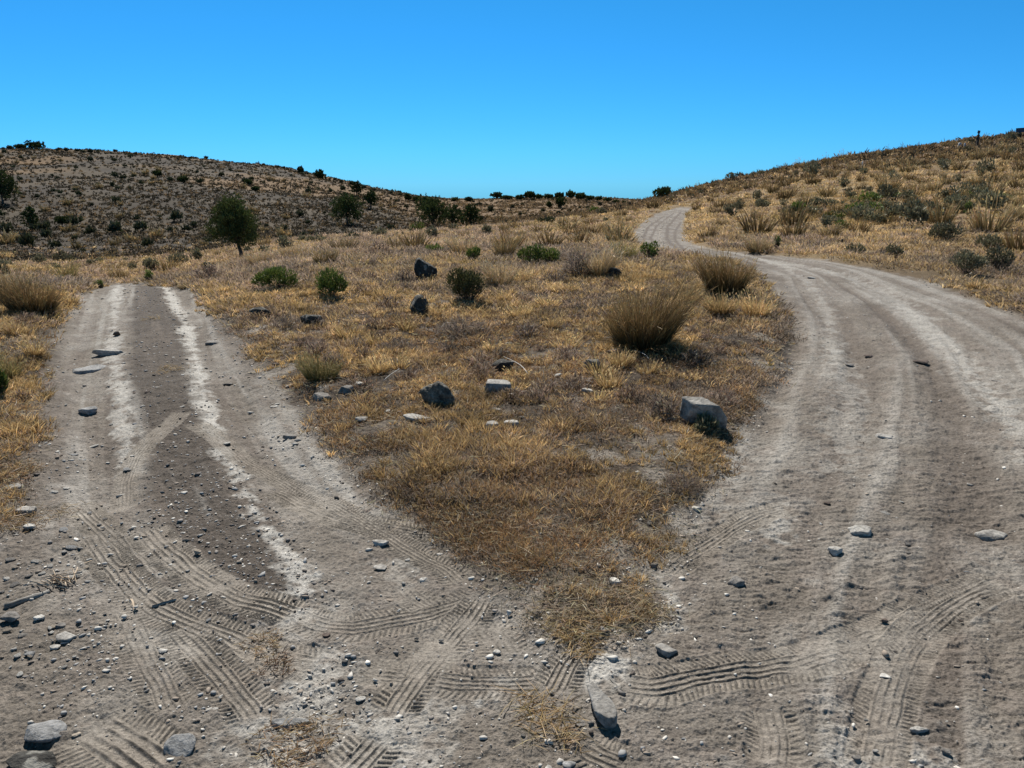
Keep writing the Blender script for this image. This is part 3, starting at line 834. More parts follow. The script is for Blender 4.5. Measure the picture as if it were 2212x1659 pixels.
def fn_far(X, Y, r, rg):
    """the peppering of tiny scrub on the hills"""
    nz = fbm(X*.05, Y*.05, 3, 95)
    keep = rg.uniform(size=len(X)) < .35+.65*sstep(-.4, .3, nz)
    X, Y, r = X[keep], Y[keep], r[keep]
    z = surf(X, Y); m = len(X)
    mid = sstep(-.16, -.07, np.arctan2(X, Y))
    u = rg.uniform(size=m)
    dark = np.array((.036, .031, .020)); tan_ = np.array((.22, .15, .082)); gr = np.array((.10, .083, .060))
    pt = .20+.45*mid
    c = np.where((u < pt)[:, None], tan_, np.where((u < pt+.40*(1-pt))[:, None], gr, dark))*rg.normal(1, .15, (m, 1))
    per = 9; n = m*per; i = np.repeat(np.arange(m), per)
    s = (rg.uniform(.22, .55, m)*np.where(rg.uniform(size=m) < .10, 1.6, 1)*(.78+.0022*r))[i]
    a = rg.uniform(0, 2*pi, n); rb = np.sqrt(rg.uniform(0, 1, n))
    P = np.stack([X[i]+np.cos(a)*rb*s*.42, Y[i]+np.sin(a)*rb*s*.42, z[i]-.05+rg.uniform(0, .62, n)*s*(1-.6*rb)], 1)
    D = np.stack([np.cos(a)*rb, np.sin(a)*rb, np.full(n, .8)], 1) + rg.normal(size=(n, 3))*.3
    return blades(P, D, s*rg.uniform(.3, .6, n), np.maximum(.08, .0010*r[i])*rg.uniform(.8, 1.4, n), np.zeros(n), c[i]*jitter(1, n, rg, .15), rg, None, .9)

cover_object('ground_cover', 'low prickly tan, rust and grey-brown plants carpeting the wedge of ground between the tracks', 105000, 2.2, 12, 2.35, radians(36), fn_near, 101)
cover_object('dry_grass', 'golden and pinkish dry grass over the field and the slope beyond the tracks', 76000, 7.6, 95, 2.45, radians(36), fn_mid, 102)
cover_object('hill_scrub', 'countless tiny dark and tan scrub plants peppering the far hillsides', 52000, 60, 300, 1.9, radians(36), fn_far, 103)

# dead straw and broken stems lying flat at the wedge's edges and tip
def fn_litter(X, Y, r, rg):
    rsd = road_sd(X, Y); nz = fbm(X*2.5, Y*2.5, 2, 98)
    keep = rg.uniform(size=len(X)) < (sstep(-.10, .10, rsd+.08*nz)*(.25+.75*sstep(.9, .1, rsd)))*.9
    extra = np.zeros(len(X), bool)
    X, Y, r = X[keep], Y[keep], r[keep]; n = len(X)
    a = rg.uniform(0, 2*pi, n)
    P = np.stack([X, Y, surf(X, Y)+rg.uniform(.002, .025, n)], 1)
    D = np.stack([np.cos(a), np.sin(a), rg.normal(size=n)*.22], 1)
    c = jitter((.50, .42, .30), n, rg, .2)*np.where(rg.uniform(size=(n, 1)) < .35, .5, 1)
    return blades(P, D, rg.uniform(.02, .10, n)*rg.uniform(.5, 1.3, n), np.maximum(.0022, .0007*r), rg.uniform(-.6, .6, n), c, rg, None, 1.)
cover_object('straw_litter', 'broken pale straw and dead stems littering the edges of the wedge', 52000, 1.9, 9, 2.6, radians(36), fn_litter, 104)

# patches of straw and rusty stubble in the dirt
def patch_cover(name, label, spots, seed):
    rg = np.random.default_rng(seed); vs = []
    for (px, py, wv, n, base, tip, up, ln) in spots:
        g, t, _ = ground([px], [py]); g = g[0]; rad = wv/2*t[0]/FV
        a = rg.uniform(0, 2*pi, n); q = np.sqrt(rg.uniform(0, 1, n))*rad*(1+.35*np.sin(3*a+px))
        X = g[0]+np.cos(a)*q; Y = g[1]+np.sin(a)*q*1.25
        b = rg.uniform(0, 2*pi, n)
        P = np.stack([X, Y, surf(X, Y)+rg.uniform(0, .014, n)], 1)
        D = np.stack([np.cos(b), np.sin(b), np.abs(rg.normal(size=n))*up], 1)
        vs.append(blades(P, D, ln*rg.uniform(.4, 1.3, n), np.full(n, .0028), rg.uniform(0, .5, n), jitter(base, n, rg), rg, jitter(tip, n, rg), .9))
    V, C = cat(*vs)
    o = link(bpy.data.objects.new(name, blade_mesh(name, V, C, M_COVER))); tag(o, label, name.replace('_', ' '), None, 'stuff')
patch_cover('grass_stubble', 'small matted patches of rusty stubble and straw on the bare dirt in front', [
 (640,1615,170,380,RUST,STRAWT,.35,.04),(570,1395,80,170,RUST,STRAWT,.35,.03),(1190,1560,130,90,STRAW,STRAWT,.25,.10),(1230,1600,60,70,STRAW,STRAWT,.5,.045),
 (1150,1530,80,60,STRAW,STRAWT,.2,.10),(365,800,56,120,STRAW,STRAWT,.6,.05),(1100,1180,90,260,RUST,RUSTT,.9,.05),(1210,1340,150,330,GREYB,STRAWT,.5,.05),
 (1320,1320,170,420,GREYB,STRAWT,.4,.06),(1250,1380,120,320,STRAW,STRAWT,.4,.07),(1390,1330,110,320,GREYB,STRAWT,.5,.06),(1130,1245,110,420,RUST,RUSTT,.9,.05),
 (330,690,40,60,STRAW,STRAWT,.6,.05),(60,890,70,200,STRAW,GREYT,.5,.06),(600,1440,70,120,RUST,GREYT,.4,.04),(130,1100,80,90,GREYB,STRAWT,.3,.06),(30,1030,90,350,RUST,STRAWT,.7,.06),(10,960,120,500,RUST,GOLDT,.8,.07),(40,1130,100,260,RUST,STRAWT,.6,.05)], 105)

# ------------------------------------------------------------------ things placed where the photograph shows them
def spot(px, py, wv=None, hv=None):
    g, t, _ = ground([px], [py]); g = g[0]; t = t[0]
    z = float(surf(g[0], g[1])); fwd = g[1]*CT - (g[2]-H0)*ST
    k = fwd/FV
    return (float(g[0]), float(g[1]), z), (wv*k if wv else None), (hv*k if hv else None), float(fwd)

OCC = []
KINDS = {
 'gold':  dict(f='t', c=GOLD, t=GOLDT, o=.75, nm='grass_tuft', cat='grass tuft', look='golden yellow'),
 'straw': dict(f='t', c=(.22, .16, .075), t=(.62, .475, .29), o=.6, nm='straw_clump', cat='bunch grass', look='straw coloured'),
 'tan':   dict(f='t', c=(.075, .058, .021), t=(.55, .40, .20), o=.5, nm='grass_clump', cat='bunch grass', look='tan'),  # shade low in the clump put into the dark base colour
 'olive': dict(f='t', c=(.085, .088, .025), t=(.50, .40, .19), o=.5, nm='grass_clump', cat='bunch grass', look='olive and tan'),
 'red':   dict(f='t', c=(.046, .037, .013), t=(.43, .29, .135), o=.5, nm='grass_tussock', cat='bunch grass', look='reddish tan'),  # base colour darkened to carry the clump's self-shadow
 'pink':  dict(f='b', c=(.12, .08, .058), t=PINKT, o=0, nm='dry_shrub', cat='shrub', look='pinkish grey'),
 'grey':  dict(f='b', c=(.09, .068, .055), t=GREYT, o=0, nm='dead_shrub', cat='shrub', look='grey leafless'),
 'sage':  dict(f='l', c=SAGE, t=SAGET, o=0, nm='sagebrush', cat='shrub', look='grey-green'),
 'dkolive': dict(f='l', c=(.055, .058, .022), t=(.17, .165, .065), o=0, nm='green_shrub', cat='shrub', look='dark olive'),
 'dark':  dict(f='l', c=DKGREEN, t=SAGE, o=0, nm='dark_shrub', cat='shrub', look='dark'),
 'green': dict(f='l', c=GREEN, t=GREENT, o=0, nm='green_shrub', cat='shrub', look='green'),
}
def make_plant(kind, loc, w, h, fwd, seed, label, group=None, mesh_from=None):
    K = KINDS[kind]; rg = np.random.default_rng(seed)
    px = 1/ (773./fwd)                       # metres per pixel of the final picture
    wd = max(.0032, .62*px)
    area = (w/px)*(h/px)
    if K['f'] == 't':
        n = int(np.clip(area*.42, 70, 1500))
        V, C = tussock(n, h*1.05, w, rg, K['c'], K['t'], wd, open_=min(K['o'], .9*w/h*.5+.12), seed_heads=.5, dead=STRAW)
        o = link(bpy.data.objects.new(K['nm'], blade_mesh(K['nm'], V, C, M_GRASS if kind == 'gold' else M_CLUMP)))
    elif K['f'] == 'b':
        n = int(np.clip(area*.6, 80, 2200))
        V, C = cat(brushy(n, h, w, rg, K['c'], K['t'], wd*.9), twigs(14, h, w, rg, K['c'], wd*1.3))
        o = link(bpy.data.objects.new(K['nm'], blade_mesh(K['nm'], V, C, M_GRASS)))
    else:
        n = int(np.clip(area*1.3, 110, 4200))
        lf = max(.035, 2.1*px); lw = max(.010, .85*px)
        V, C = leafy(n, h, w, rg, K['c'], K['t'], lf, lw)
        if fwd < 30:
            o = empty(K['nm'], loc)
            f = link(bpy.data.objects.new('foliage', blade_mesh('foliage', V, C, M_LEAF)), o)
            V, C = twigs(26, h*.8, w, rg, (.10, .075, .055), wd*1.6)
            s = link(bpy.data.objects.new('stems', blade_mesh('stems', V, C, M_GRASS)), o)
        else:
            o = link(bpy.data.objects.new(K['nm'], blade_mesh(K['nm'], V, C, M_LEAF)))
    o.location = (loc[0], loc[1], loc[2]-.01)
    tag(o, label, K['cat'], group)
    return o

PL = [ # kind, x, base y, width, height, label
 ('red',1385,766,140,142,'largest reddish tan bunch grass clump, standing tall near the bend of the right road'),
 ('red',1565,643,104,88,'big bunch grass clump with dead twigs at its foot, right beside the dirt road bend'),
 ('red',75,686,108,82,'big reddish tan bunch grass at the left edge, beside the left track'),
 ('straw',15,660,90,70,'pale fuzzy seeding grass at the far left edge behind the big clump'),
 ('gold',1556,692,70,52,'bright golden tuft below the twiggy bunch grass by the right road'),
 ('gold',1633,694,56,54,'upright golden tuft at the inner edge of the right road bend'),
 ('gold',1502,700,40,26,'small golden tuft right of the largest bunch grass'),
 ('gold',1490,658,48,30,'golden tuft between the two tallest bunch grasses'),
 ('gold',1600,720,60,28,'low straw tuft in front of the upright golden tuft by the road bend'),
 ('gold',153,660,38,26,'small gold-green tuft right of the big clump by the left track'),
 ('pink',60,716,52,34,'pinkish dry cushion under the big left bunch grass'),
 ('gold',40,735,52,36,'yellow tuft below the pinkish cushion at the left edge'),
 ('gold',79,778,46,40,'straw-gold tuft at the outer edge of the left track'),
 ('olive',17,826,62,55,'green and tan bunch grass at the left edge of the picture'),
 ('green',4,872,34,56,'bright green stems at the very left edge'),
 ('pink',50,868,34,26,'small brown dry plant on the bank left of the track'),
 ('olive',695,836,86,58,'grey-green and tan bunch grass on the right bank of the left track'),
 ('pink',688,778,52,44,'pinkish brown dry bush above the grey-green clump beside the left track'),
 ('pink',655,760,44,34,'smaller pink-brown dry bush beside the left track bank'),
 ('green',605,634,108,42,'wide low green bush beside the upper left track'),
 ('green',717,648,82,56,'rounded green bush right of the wide low one'),
 ('dkolive',1013,660,96,68,'dark olive bush right of the two black boulders'),
 ('green',1145,576,70,42,'brightest green bush in the middle of the field'),
 ('green',1190,574,44,32,'darker green bush touching the brightest green one'),
 ('green',1022,570,38,32,'small green bush in front of a pinkish bunch grass mid-field'),
 ('green',938,552,44,16,'low flat dark green bush beyond the upper boulder'),
 ('green',899,506,38,20,'distant bright green bush at the foot of the junipers'),
 ('olive',1353,566,48,44,'green and tan bush left of the far road bend'),
 ('green',1403,568,42,32,'dark green bush close to the inner side of the far road'),
 ('straw',1079,628,58,58,'straw bunch grass right of the dark olive bush'),
 ('straw',1005,556,66,46,'pinkish straw bunch grass in mid-field with fuzzy seed heads'),
 ('tan',1089,560,44,48,'tall tan bunch grass left of the brightest green bush'),
 ('grey',1250,606,60,66,'grey leafless bush with bare branches'),
 ('straw',1295,608,60,66,'grey-tan bunch grass merged with the bare grey bush'),
 ('grey',1200,616,56,28,'low dead black-grey brush left of the bare bush'),
 ('pink',1134,664,32,22,'small dark dry tuft in front of the dark olive bush'),
 ('straw',565,578,64,34,'pale seeding bunch grass right of the lone juniper'),
 ('sage',618,545,42,28,'grey-green sage above the pale seeding grass'),
 ('sage',685,530,44,18,'row of low sage at the foot of the hill'),
 ('sage',652,527,24,14,'little sage left of the low row'),
 ('sage',819,516,46,18,'low sage at the field edge below the hill'),
 ('dark',762,520,38,14,'dark low sage at the field edge below the hill'),
 ('sage',933,520,32,22,'sage below the juniper group'),
 ('sage',980,502,20,14,'pale round sage at the base of the junipers'),
 ('tan',262,610,50,28,'tan bunch grass at the top end of the left track'),
 ('green',324,612,18,24,'thin green plant standing at the crest of the left track'),
 ('straw',196,618,22,12,'short straw tuft at the left end of the track crest'),
 ('gold',228,614,16,8,'tiny gold tuft on the crest of the left track, left part'),
 ('straw',292,613,14,6,'tiny straw tuft in the middle of the track crest'),
 ('gold',362,614,18,9,'tiny gold tuft on the crest of the left track, right part'),
 ('straw',398,620,26,16,'short straw tuft at the right end of the track crest'),
 ('sage',332,592,30,26,'round grey-green sage beyond the crest of the left track'),
 ('sage',425,570,28,30,'upright sage between the track crest and the lone juniper'),
 ('sage',385,574,52,22,'low spreading sage beyond the track crest'),
 ('gold',413,600,44,28,'gold-green bunch grass right of the track crest'),
 ('olive',144,608,52,40,'olive bunch grass with tall pale stems left of the track crest'),
 ('green',134,614,24,12,'little bright green plant at the foot of the olive clump'),
 ('green',215,616,20,12,'little green plant at the left shoulder of the track crest'),
 ('sage',86,574,36,20,'sage left of the olive bunch grass'),
 ('sage',139,568,42,20,'sage behind the olive bunch grass'),
 ('gold',17,560,28,22,'gold tuft at the foot of the dark hill, far left'),
 ('dark',8,610,34,34,'dark bush at the left edge behind the pale grass'),
 ('tan',249,526,34,18,'tan clump alone on the lower dark hillside'),
 ('tan',166,534,16,18,'small tan tuft low on the dark hillside'),
 ('straw',1639,548,64,42,'grey-straw bunch grass spreading at the outer edge of the right road'),
 ('green',1677,546,14,30,'thin green plant right of the spreading bunch grass at the road'),
 ('red',1527,521,44,30,'dark tan bunch grass beside the far road'),
 ('red',1506,454,30,18,'dark clump at the far road on its right side'),
 ('red',1554,450,24,26,'upright brown clump on the slope just above the far road'),
 ('sage',1592,460,30,22,'sage on the slope above the far road'),
 ('sage',1646,456,42,22,'wide sage on the slope right of the far road'),
 ('red',1668,420,26,26,'brown bunch grass half way up the right slope'),
 ('red',1756,399,40,24,'brown bunch grass high on the right slope'),
 ('red',1697,432,46,28,'wide brown dry clump mid-slope'),
 ('tan',1741,448,38,34,'tall tan bunch grass above the green band of sage'),
 ('red',1837,430,26,26,'upright brown clump above the green band'),
 ('tan',1918,412,50,38,'largest tan bunch grass on the upper right slope'),
 ('tan',1977,414,30,24,'tan clump right of the largest one on the upper right slope'),
 ('tan',2013,418,50,28,'wide tan clump on the upper right slope'),
 ('tan',1959,375,42,24,'olive tan clump below the right skyline'),
 ('tan',2105,402,38,28,'tan bunch grass near the upper right corner of the slope'),
 ('tan',2190,482,52,36,'tan and green clump at the right edge'),
 ('tan',1790,520,50,36,'tan bunch grass at the lower edge of the green band'),
 ('green',1817,503,26,20,'green bush left of centre at the lower edge of the green band'),
 ('sage',2044,525,88,38,'wide grey sage on the lower right slope'),
 ('sage',1848,553,44,22,'grey-green low bush just above the road edge'),
 ('sage',1930,562,40,28,'rounded grey-green bush just above the road edge'),
 ('grey',1905,560,36,22,'dead grey twiggy bush left of the rounded grey-green one'),
 ('sage',2085,600,90,44,'large dark sage by the right road edge'),
 ('sage',2157,592,58,46,'tall dark sage behind the large one at the right edge'),
 ('sage',2146,548,76,32,'grey sage above the dark pair at the right edge'),
 ('green',2089,470,16,28,'narrow green upright plant on the right slope'),
 ('tan',2175,444,28,24,'olive clump high at the right edge'),
 ('red',1235,516,36,28,'reddish brown bunch grass in the mid field'),
 ('tan',1158,526,36,24,'rounded tan clump in the mid field'),
 ('dark',1183,485,44,14,'dark low brush at the far edge of the field'),
 ('tan',1215,490,22,26,'grey tan upright grass on the far edge of the field'),
 ('straw',1267,520,20,22,'small straw tuft left of the far road'),
 ('tan',1089,506,20,30,'narrow upright grass in the far field'),
 ('red',1113,498,18,18,'small brown round clump in the far field'),
 ('tan',1136,494,26,18,'brown clump beside the small round one in the far field'),
 ('red',1323,514,40,26,'wide brown clump left of the far road'),
 ('green',1279,460,28,14,'green bush on the far field near the skyline'),
 ('sage',1299,470,26,14,'sage near the skyline above the far field'),
 ('red',1340,470,30,16,'brown clump near the skyline left of the far road'),
 ('tan',1360,482,24,16,'tan clump at the left brink of the far road'),
 ('red',1413,452,44,22,'brown grass clump above the far road curve'),
 ('gold',880,722,40,32,'golden tuft between the lower black boulder and the field'),
 ('gold',815,700,30,18,'gold tuft left of the lower black boulder'),
 ('gold',940,690,26,26,'golden tuft leaning on the lower black boulder'),
 ('gold',850,640,30,16,'yellow tuft left of the upper black boulder'),
 ('gold',755,735,60,40,'broad golden tuft left of the field centre'),
 ('gold',812,752,40,34,'golden tuft right of the broad one'),
 ('gold',1120,690,64,34,'golden spray in the middle of the wedge'),
 ('gold',1185,668,60,28,'straw-gold spray below the bare grey bush'),
 ('gold',1340,808,50,42,'golden tuft below the largest bunch grass'),
 ('gold',820,825,44,40,'orange-gold tuft above the pitted boulder'),
 ('pink',1225,790,56,34,'dark pink-brown cushion left of the largest bunch grass'),
 ('grey',1000,730,110,44,'wide grey-violet dead brush in the middle of the wedge'),
 ('grey',860,770,90,34,'grey dead brush left of the middle'),
 ('pink',1235,862,50,38,'brown twiggy cushion behind a flat dark stone'),
 ('pink',1160,885,50,34,'dark brown cushion in the orange cover'),
 ('grey',1470,1060,80,44,'grey twiggy plant beside the right road, below the boulder'),
 ('sage',1525,945,60,30,'thin grey-green sprigs in front of the white-topped boulder'),
 ('pink',1040,830,60,40,'dusty brown cushion left of the block-shaped stone'),
 ('grey',620,720,60,34,'grey dead brush near the upper left track'),
 ('pink',1560,880,60,40,'tan twiggy bush behind the white-topped boulder'),
 ('straw',900,600,40,26,'pale seeding grass behind the upper black boulder'),
 ('straw',745,545,70,34,'pale silvery seeding grass below the hill'),
 ('straw',640,560,80,30,'pinkish pale seeding grass across the field right of the juniper'),
 ('tan',700,575,60,32,'tan grass clump above the green bushes'),
]
for i, (k, x, y, w, h, lb) in enumerate(PL):
    loc, W_, H_, fwd = spot(x, y, w, h)
    make_plant(k, loc, W_*(1.12 if KINDS[k]['f'] == 'l' else 1.05), H_*(1.2 if KINDS[k]['f'] == 'l' else 1.1), fwd, 500+i, lb)
    OCC.append((x, y, w))

# further clumps of the slopes, copied from a few originals (each one an object)
def variants(kind, n, w, h, fwd, seed):
    out = []
    for i in range(n):
        o = make_plant(kind, (0, 0, 0), w, h, fwd, seed+i, 'x')
        if o.type == 'EMPTY': raise ValueError
        out.append(o)
    return out
def scatter(group, label, kinds, poly, count, wrange, seed, fwd=35., aspect=(.55, .95), mind=0.3, wts=None, free=False):
    """clumps of a few kinds over a region drawn in the photograph (kept off the roads and off each other)"""
    rg = np.random.default_rng(seed)
    protos = []
    w0 = .5*(wrange[0]+wrange[1])
    for q, kd in enumerate(kinds):
        protos.append([o for o in variants(kd, 4, w0, .7*w0, fwd, seed*10+q*5)])
    P = np.array(poly, float); lo, hi = P.min(0), P.max(0); used = {}; placed = []
    tries = 0
    while len(placed) < count and tries < 90:
        tries += 1
        n = count*2
        X = rg.uniform(lo[0], hi[0], n); Y = rg.uniform(lo[1], hi[1], n)
        m = inside(X, Y, P); X, Y = X[m], Y[m]
        if not len(X): continue
        g, t, ok = ground(X, Y); rs = road_sd(g[:, 0], g[:, 1])
        for x, y, p, okk, rr in zip(X, Y, g, ok, rs):
            if not okk or rr < .5 or len(placed) >= count: continue
            if not free and any(abs(x-a) < (b_+10)*.7 and abs(y-c) < b_*.35 for a, c, b_ in OCC): continue
            if fbm(np.array([p[0]*.05*60/max(fwd, 30)]), np.array([p[1]*.05*60/max(fwd, 30)]), 2, seed)[0] < rg.uniform(-.5, .15): continue
            s = wrange[0] + (wrange[1]-wrange[0])*rg.uniform()**1.7*(1+(rg.uniform() < .10)*.35)
            fw = p[1]*CT-(p[2]-H0)*ST; wv = s*FV/fw
            placed.append(1); OCC.append((x, y, wv))
            kq = rg.choice(len(kinds), p=wts); pr = protos[kq][rg.integers(4)]
            if pr.name in used: o = link(pr.copy())
            else: o = pr; used[pr.name] = 1
            o.location = (p[0], p[1], float(surf(p[0], p[1]))-.02)
            o.rotation_euler = (0, 0, rg.uniform(0, 2*pi)); a = rg.uniform(*aspect)/.7
            o.scale = (s/w0, s/w0, s/w0*a)
            K = KINDS[kinds[kq]]
            lb = label[kq] if isinstance(label, list) else label; gp = group if not isinstance(group, list) else group[kq]
            col3 = min(int((x-lo[0])/(hi[0]-lo[0])*4), 3); row3 = min(int((y-lo[1])/(hi[1]-lo[1])*3), 2)
            place = ['at its left end', 'left of centre', 'right of centre', 'at its right end'][col3]
            if hi[1]-lo[1] > 60: place = ['high up, ', 'midway, ', 'low down, '][row3] + place
            big = 'larger ' if s > .5*(wrange[0]+wrange[1]) else 'smaller '
            tag(o, big + lb + ', ' + place, K['cat'], gp + ', ' + big + place)
    for pl in protos:
        for o in pl:
            if o.name not in used: bpy.data.objects.remove(o)

scatter(['tan bunch grasses of the right slope', 'brown bunch grasses of the right slope', 'sage bushes of the right slope'],
        ['tan bunch grass on the grassy right slope', 'brown bunch grass on the grassy right slope', 'grey-green sage on the grassy right slope'],
        ['tan', 'red', 'sage'], [(1500,440),(1480,415),(1600,386),(1800,348),(2000,321),(2212,298),(2212,560),(2100,540),(1900,500),(1750,520),(1600,520)], 270, (.45, 1.15), 31, 35, wts=[.5, .3, .2])
scatter('sage of the green band on the right slope', 'sage in the green band of the right slope', ['sage', 'green'],
        [(1690,470),(1760,440),(1850,425),(2000,425),(2120,420),(2180,440),(2130,470),(1950,490),(1800,490),(1720,485)], 85, (.45, 1.0), 32, 31, (.4, .65), wts=[.85, .15], free=True)
scatter('bushes along the right skyline', 'dark bush on the skyline of the right slope', ['dark', 'red'],
        [(1500,413),(1600,388),(1800,351),(2000,324),(2212,300),(2212,294),(2000,318),(1800,345),(1600,382),(1500,407)], 34, (.6, 1.2), 33, 70, (.35, .6), wts=[.6, .4])
scatter(['brown bunch grasses of the middle field', 'tan bunch grasses of the middle field', 'sage bushes of the middle field'],
        ['brown bunch grass in the far middle field', 'tan bunch grass in the far middle field', 'grey-green sage in the far middle field'],
        ['red', 'tan', 'sage'], [(830,545),(900,515),(1060,500),(1250,475),(1420,440),(1470,420),(1460,440),(1380,475),(1355,530),(1200,545),(1000,540)], 110, (.35, .8), 34, 31, wts=[.4, .4, .2])
scatter(['tan bunch grasses of the left field', 'sage bushes of the left field'], ['tan bunch grass below the left hill', 'grey-green sage below the left hill'],
        ['tan', 'sage'], [(0,605),(0,562),(200,556),(420,553),(600,525),(700,530),(600,560),(470,575),(430,600),(330,598),(150,596)], 60, (.4, .85), 35, 31, (.4, .8), wts=[.55, .45])
scatter(['dark shrubs of the left hillside', 'tan tufts of the left hillside'], ['dark round shrub on the bare left hillside', 'tan tuft on the bare left hillside'],
        ['dark', 'tan'], [(0,550),(0,330),(200,334),(500,352),(720,392),(900,432),(870,500),(700,505),(520,530),(250,545)], 230, (.5, 1.7), 36, 110, (.55, .85), wts=[.62, .38])
scatter(['dark shrubs on the far middle hill', 'tan tufts on the far middle hill'], ['dark shrub on the far hill in the middle', 'tan tuft on the far hill in the middle'],
        ['dark', 'tan'], [(940,436),(1060,432),(1250,431),(1400,438),(1360,452),(1250,462),(1100,478),(960,480)], 80, (.6, 1.2), 37, 150, (.5, .8), wts=[.35, .65])
scatter('small bushes along the left skyline', 'small bush on the skyline of the left hill', ['dark'],
        [(0,324),(200,332),(400,344),(500,350),(600,367),(700,390),(800,413),(920,435),(930,430),(800,407),(700,384),(600,361),(500,345),(400,339),(200,326),(0,318)], 55, (.55, 1.2), 38, 230, (.4, .7))
scatter(['small golden tufts of the wedge', 'small brown cushions of the wedge', 'small dead grey brush of the wedge'],
        ['golden grass tuft in the wedge between the tracks', 'pinkish brown cushion plant in the wedge', 'grey dead twiggy plant in the wedge'],
        ['gold', 'pink', 'grey'], [(430,620),(700,575),(1100,560),(1480,560),(1600,640),(1690,720),(1600,870),(1540,960),(1400,900),(1100,880),(900,840),(700,900),(560,780)], 210, (.09, .26), 39, 7, (.5, .9), wts=[.48, .3, .22])
scatter(['straw tufts of the upper field', 'brown cushions of the upper field'], ['pale straw tuft in the field beyond the boulders', 'brown cushion in the field beyond the boulders'],
        ['straw', 'pink'], [(440,610),(600,545),(900,515),(1300,500),(1360,560),(1100,590),(700,610)], 100, (.18, .48), 40, 14, (.45, .75), wts=[.55, .45])
print('objects so far', len(bpy.data.objects))

# ------------------------------------------------------------------ junipers
def tube(pts, radii, nseg=7):
    pts = np.asarray(pts, float); V = []; F = []
    for i, p in enumerate(pts):
        d = pts[min(i+1, len(pts)-1)] - pts[max(i-1, 0)]; d = d/max(np.linalg.norm(d), 1e-9)
        a = np.cross(d, [0.31, .9, .2]); a /= np.linalg.norm(a); b = np.cross(d, a)
        for k in range(nseg):
            t = 2*pi*k/nseg; rr = radii[i]*(1+.12*sin(3*t+i))
            V.append(p + (a*cos(t)+b*sin(t))*rr)
    for i in range(len(pts)-1):
        for k in range(nseg):
            F.append((i*nseg+k, i*nseg+(k+1) % nseg, (i+1)*nseg+(k+1) % nseg, (i+1)*nseg+k))
    F.append(tuple(range(nseg))[::-1]); F.append(tuple((len(pts)-1)*nseg+k for k in range(nseg)))
    return V, F
def poly_obj(name, parts, mat, parent=None, smooth=True):
    V = []; F = []
    for v, f in parts:
        o = len(V); V += [tuple(q) for q in v]; F += [tuple(i+o for i in q) for q in f]
    me = bpy.data.meshes.new(name); me.from_pydata(V, [], F); me.materials.append(mat)
    if smooth: me.polygons.foreach_set('use_smooth', np.ones(len(F), bool))
    return link(bpy.data.objects.new(name, me), parent)

def juniper(loc, w, h, seed, label, group=None, lean=0., trunk=.22, shape='round', fwd=60., dens=1.0):
    rg = np.random.default_rng(seed)
    root = empty('juniper', (loc[0], loc[1], loc[2]-.05)); tag(root, label, 'tree', group)
    th = h*trunk; px = fwd/773.
    top = np.array([lean*h, 0, h*.72])
    base_r = max(.035*h, .05)
    parts = [tube([(0, 0, 0), (lean*th*.5, .02*h, th*.6), (lean*th*1.3, 0, th*1.1), tuple(top*np.array([.6, 1, .62])), tuple(top)],
                  [base_r*1.25, base_r, base_r*.8, base_r*.5, base_r*.15])]
    lobes = [] # centre, radii
    nl = 13 if shape != 'low' else 9
    for k in range(nl):
        a = 2*pi*k/nl*2.4 + rg.uniform(-.4, .4)
        if shape == 'cone': f = k/(nl-1); zz = h*(.22+.66*f); rad = w*.34*(1-.62*f)*rg.uniform(.7, 1.15); R = w*.26*(1-.45*f)
        elif shape == 'low': zz = h*rg.uniform(.36, .62); rad = w*rg.uniform(.05, .30); R = w*.22
        else: f = k/(nl-1); zz = h*(.44+.42*f); rad = w*.33*math.sqrt(max(.05, 1-(2*f-.75)**2*.8))*rg.uniform(.6, 1.1); R = w*.235*rg.uniform(.8, 1.15)
        c = np.array([cos(a)*rad + lean*zz*1.0, sin(a)*rad, zz])
        lobes.append((c, np.array([R, R, R*rg.uniform(.95, 1.5) if shape != 'low' else h*.30])))
        if fwd < 260:
            st = np.array([lean*th*1.2, 0, th*.9 + (zz-th)*.35]); st[2] = max(st[2], .1*h)
            parts.append(tube([tuple(st), tuple((st+c)/2 + [0, 0, .02*h]), tuple(c)], [base_r*.42, base_r*.28, base_r*.08], 5))
    poly_obj('trunk', parts, M_BARK, root)
    vs = []; tot = int(np.clip((w/px)*(h/px)*5.0*dens, 1400, 16000)); per = tot//nl
    lf = max(.05*h*.6, 1.4*px); lw = max(.014*h, .8*px)
    for c, s in lobes:
        nt = max(per//9, 8)                    # sprays, each of nine scaly fingers
        v = unit(rg.normal(size=(nt, 3))); rad = rg.uniform(.25, 1.0, nt)**.5
        Pc = c + v*s*rad[:, None]
        i = np.repeat(np.arange(nt), 9)
        P = Pc[i] + rg.normal(size=(len(i), 3))*s.mean()*.10
        D = v[i]*.45 + np.array([0, 0, 1.0]) + rg.normal(size=(len(i), 3))*.35
        br = 1.2 if fwd < 80 else 1.0
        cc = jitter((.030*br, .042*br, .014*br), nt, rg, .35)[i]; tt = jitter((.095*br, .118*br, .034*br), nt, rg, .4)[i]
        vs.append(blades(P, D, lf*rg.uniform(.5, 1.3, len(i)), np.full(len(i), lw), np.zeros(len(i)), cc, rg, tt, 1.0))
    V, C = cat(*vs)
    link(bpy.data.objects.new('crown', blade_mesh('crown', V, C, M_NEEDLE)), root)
    return root

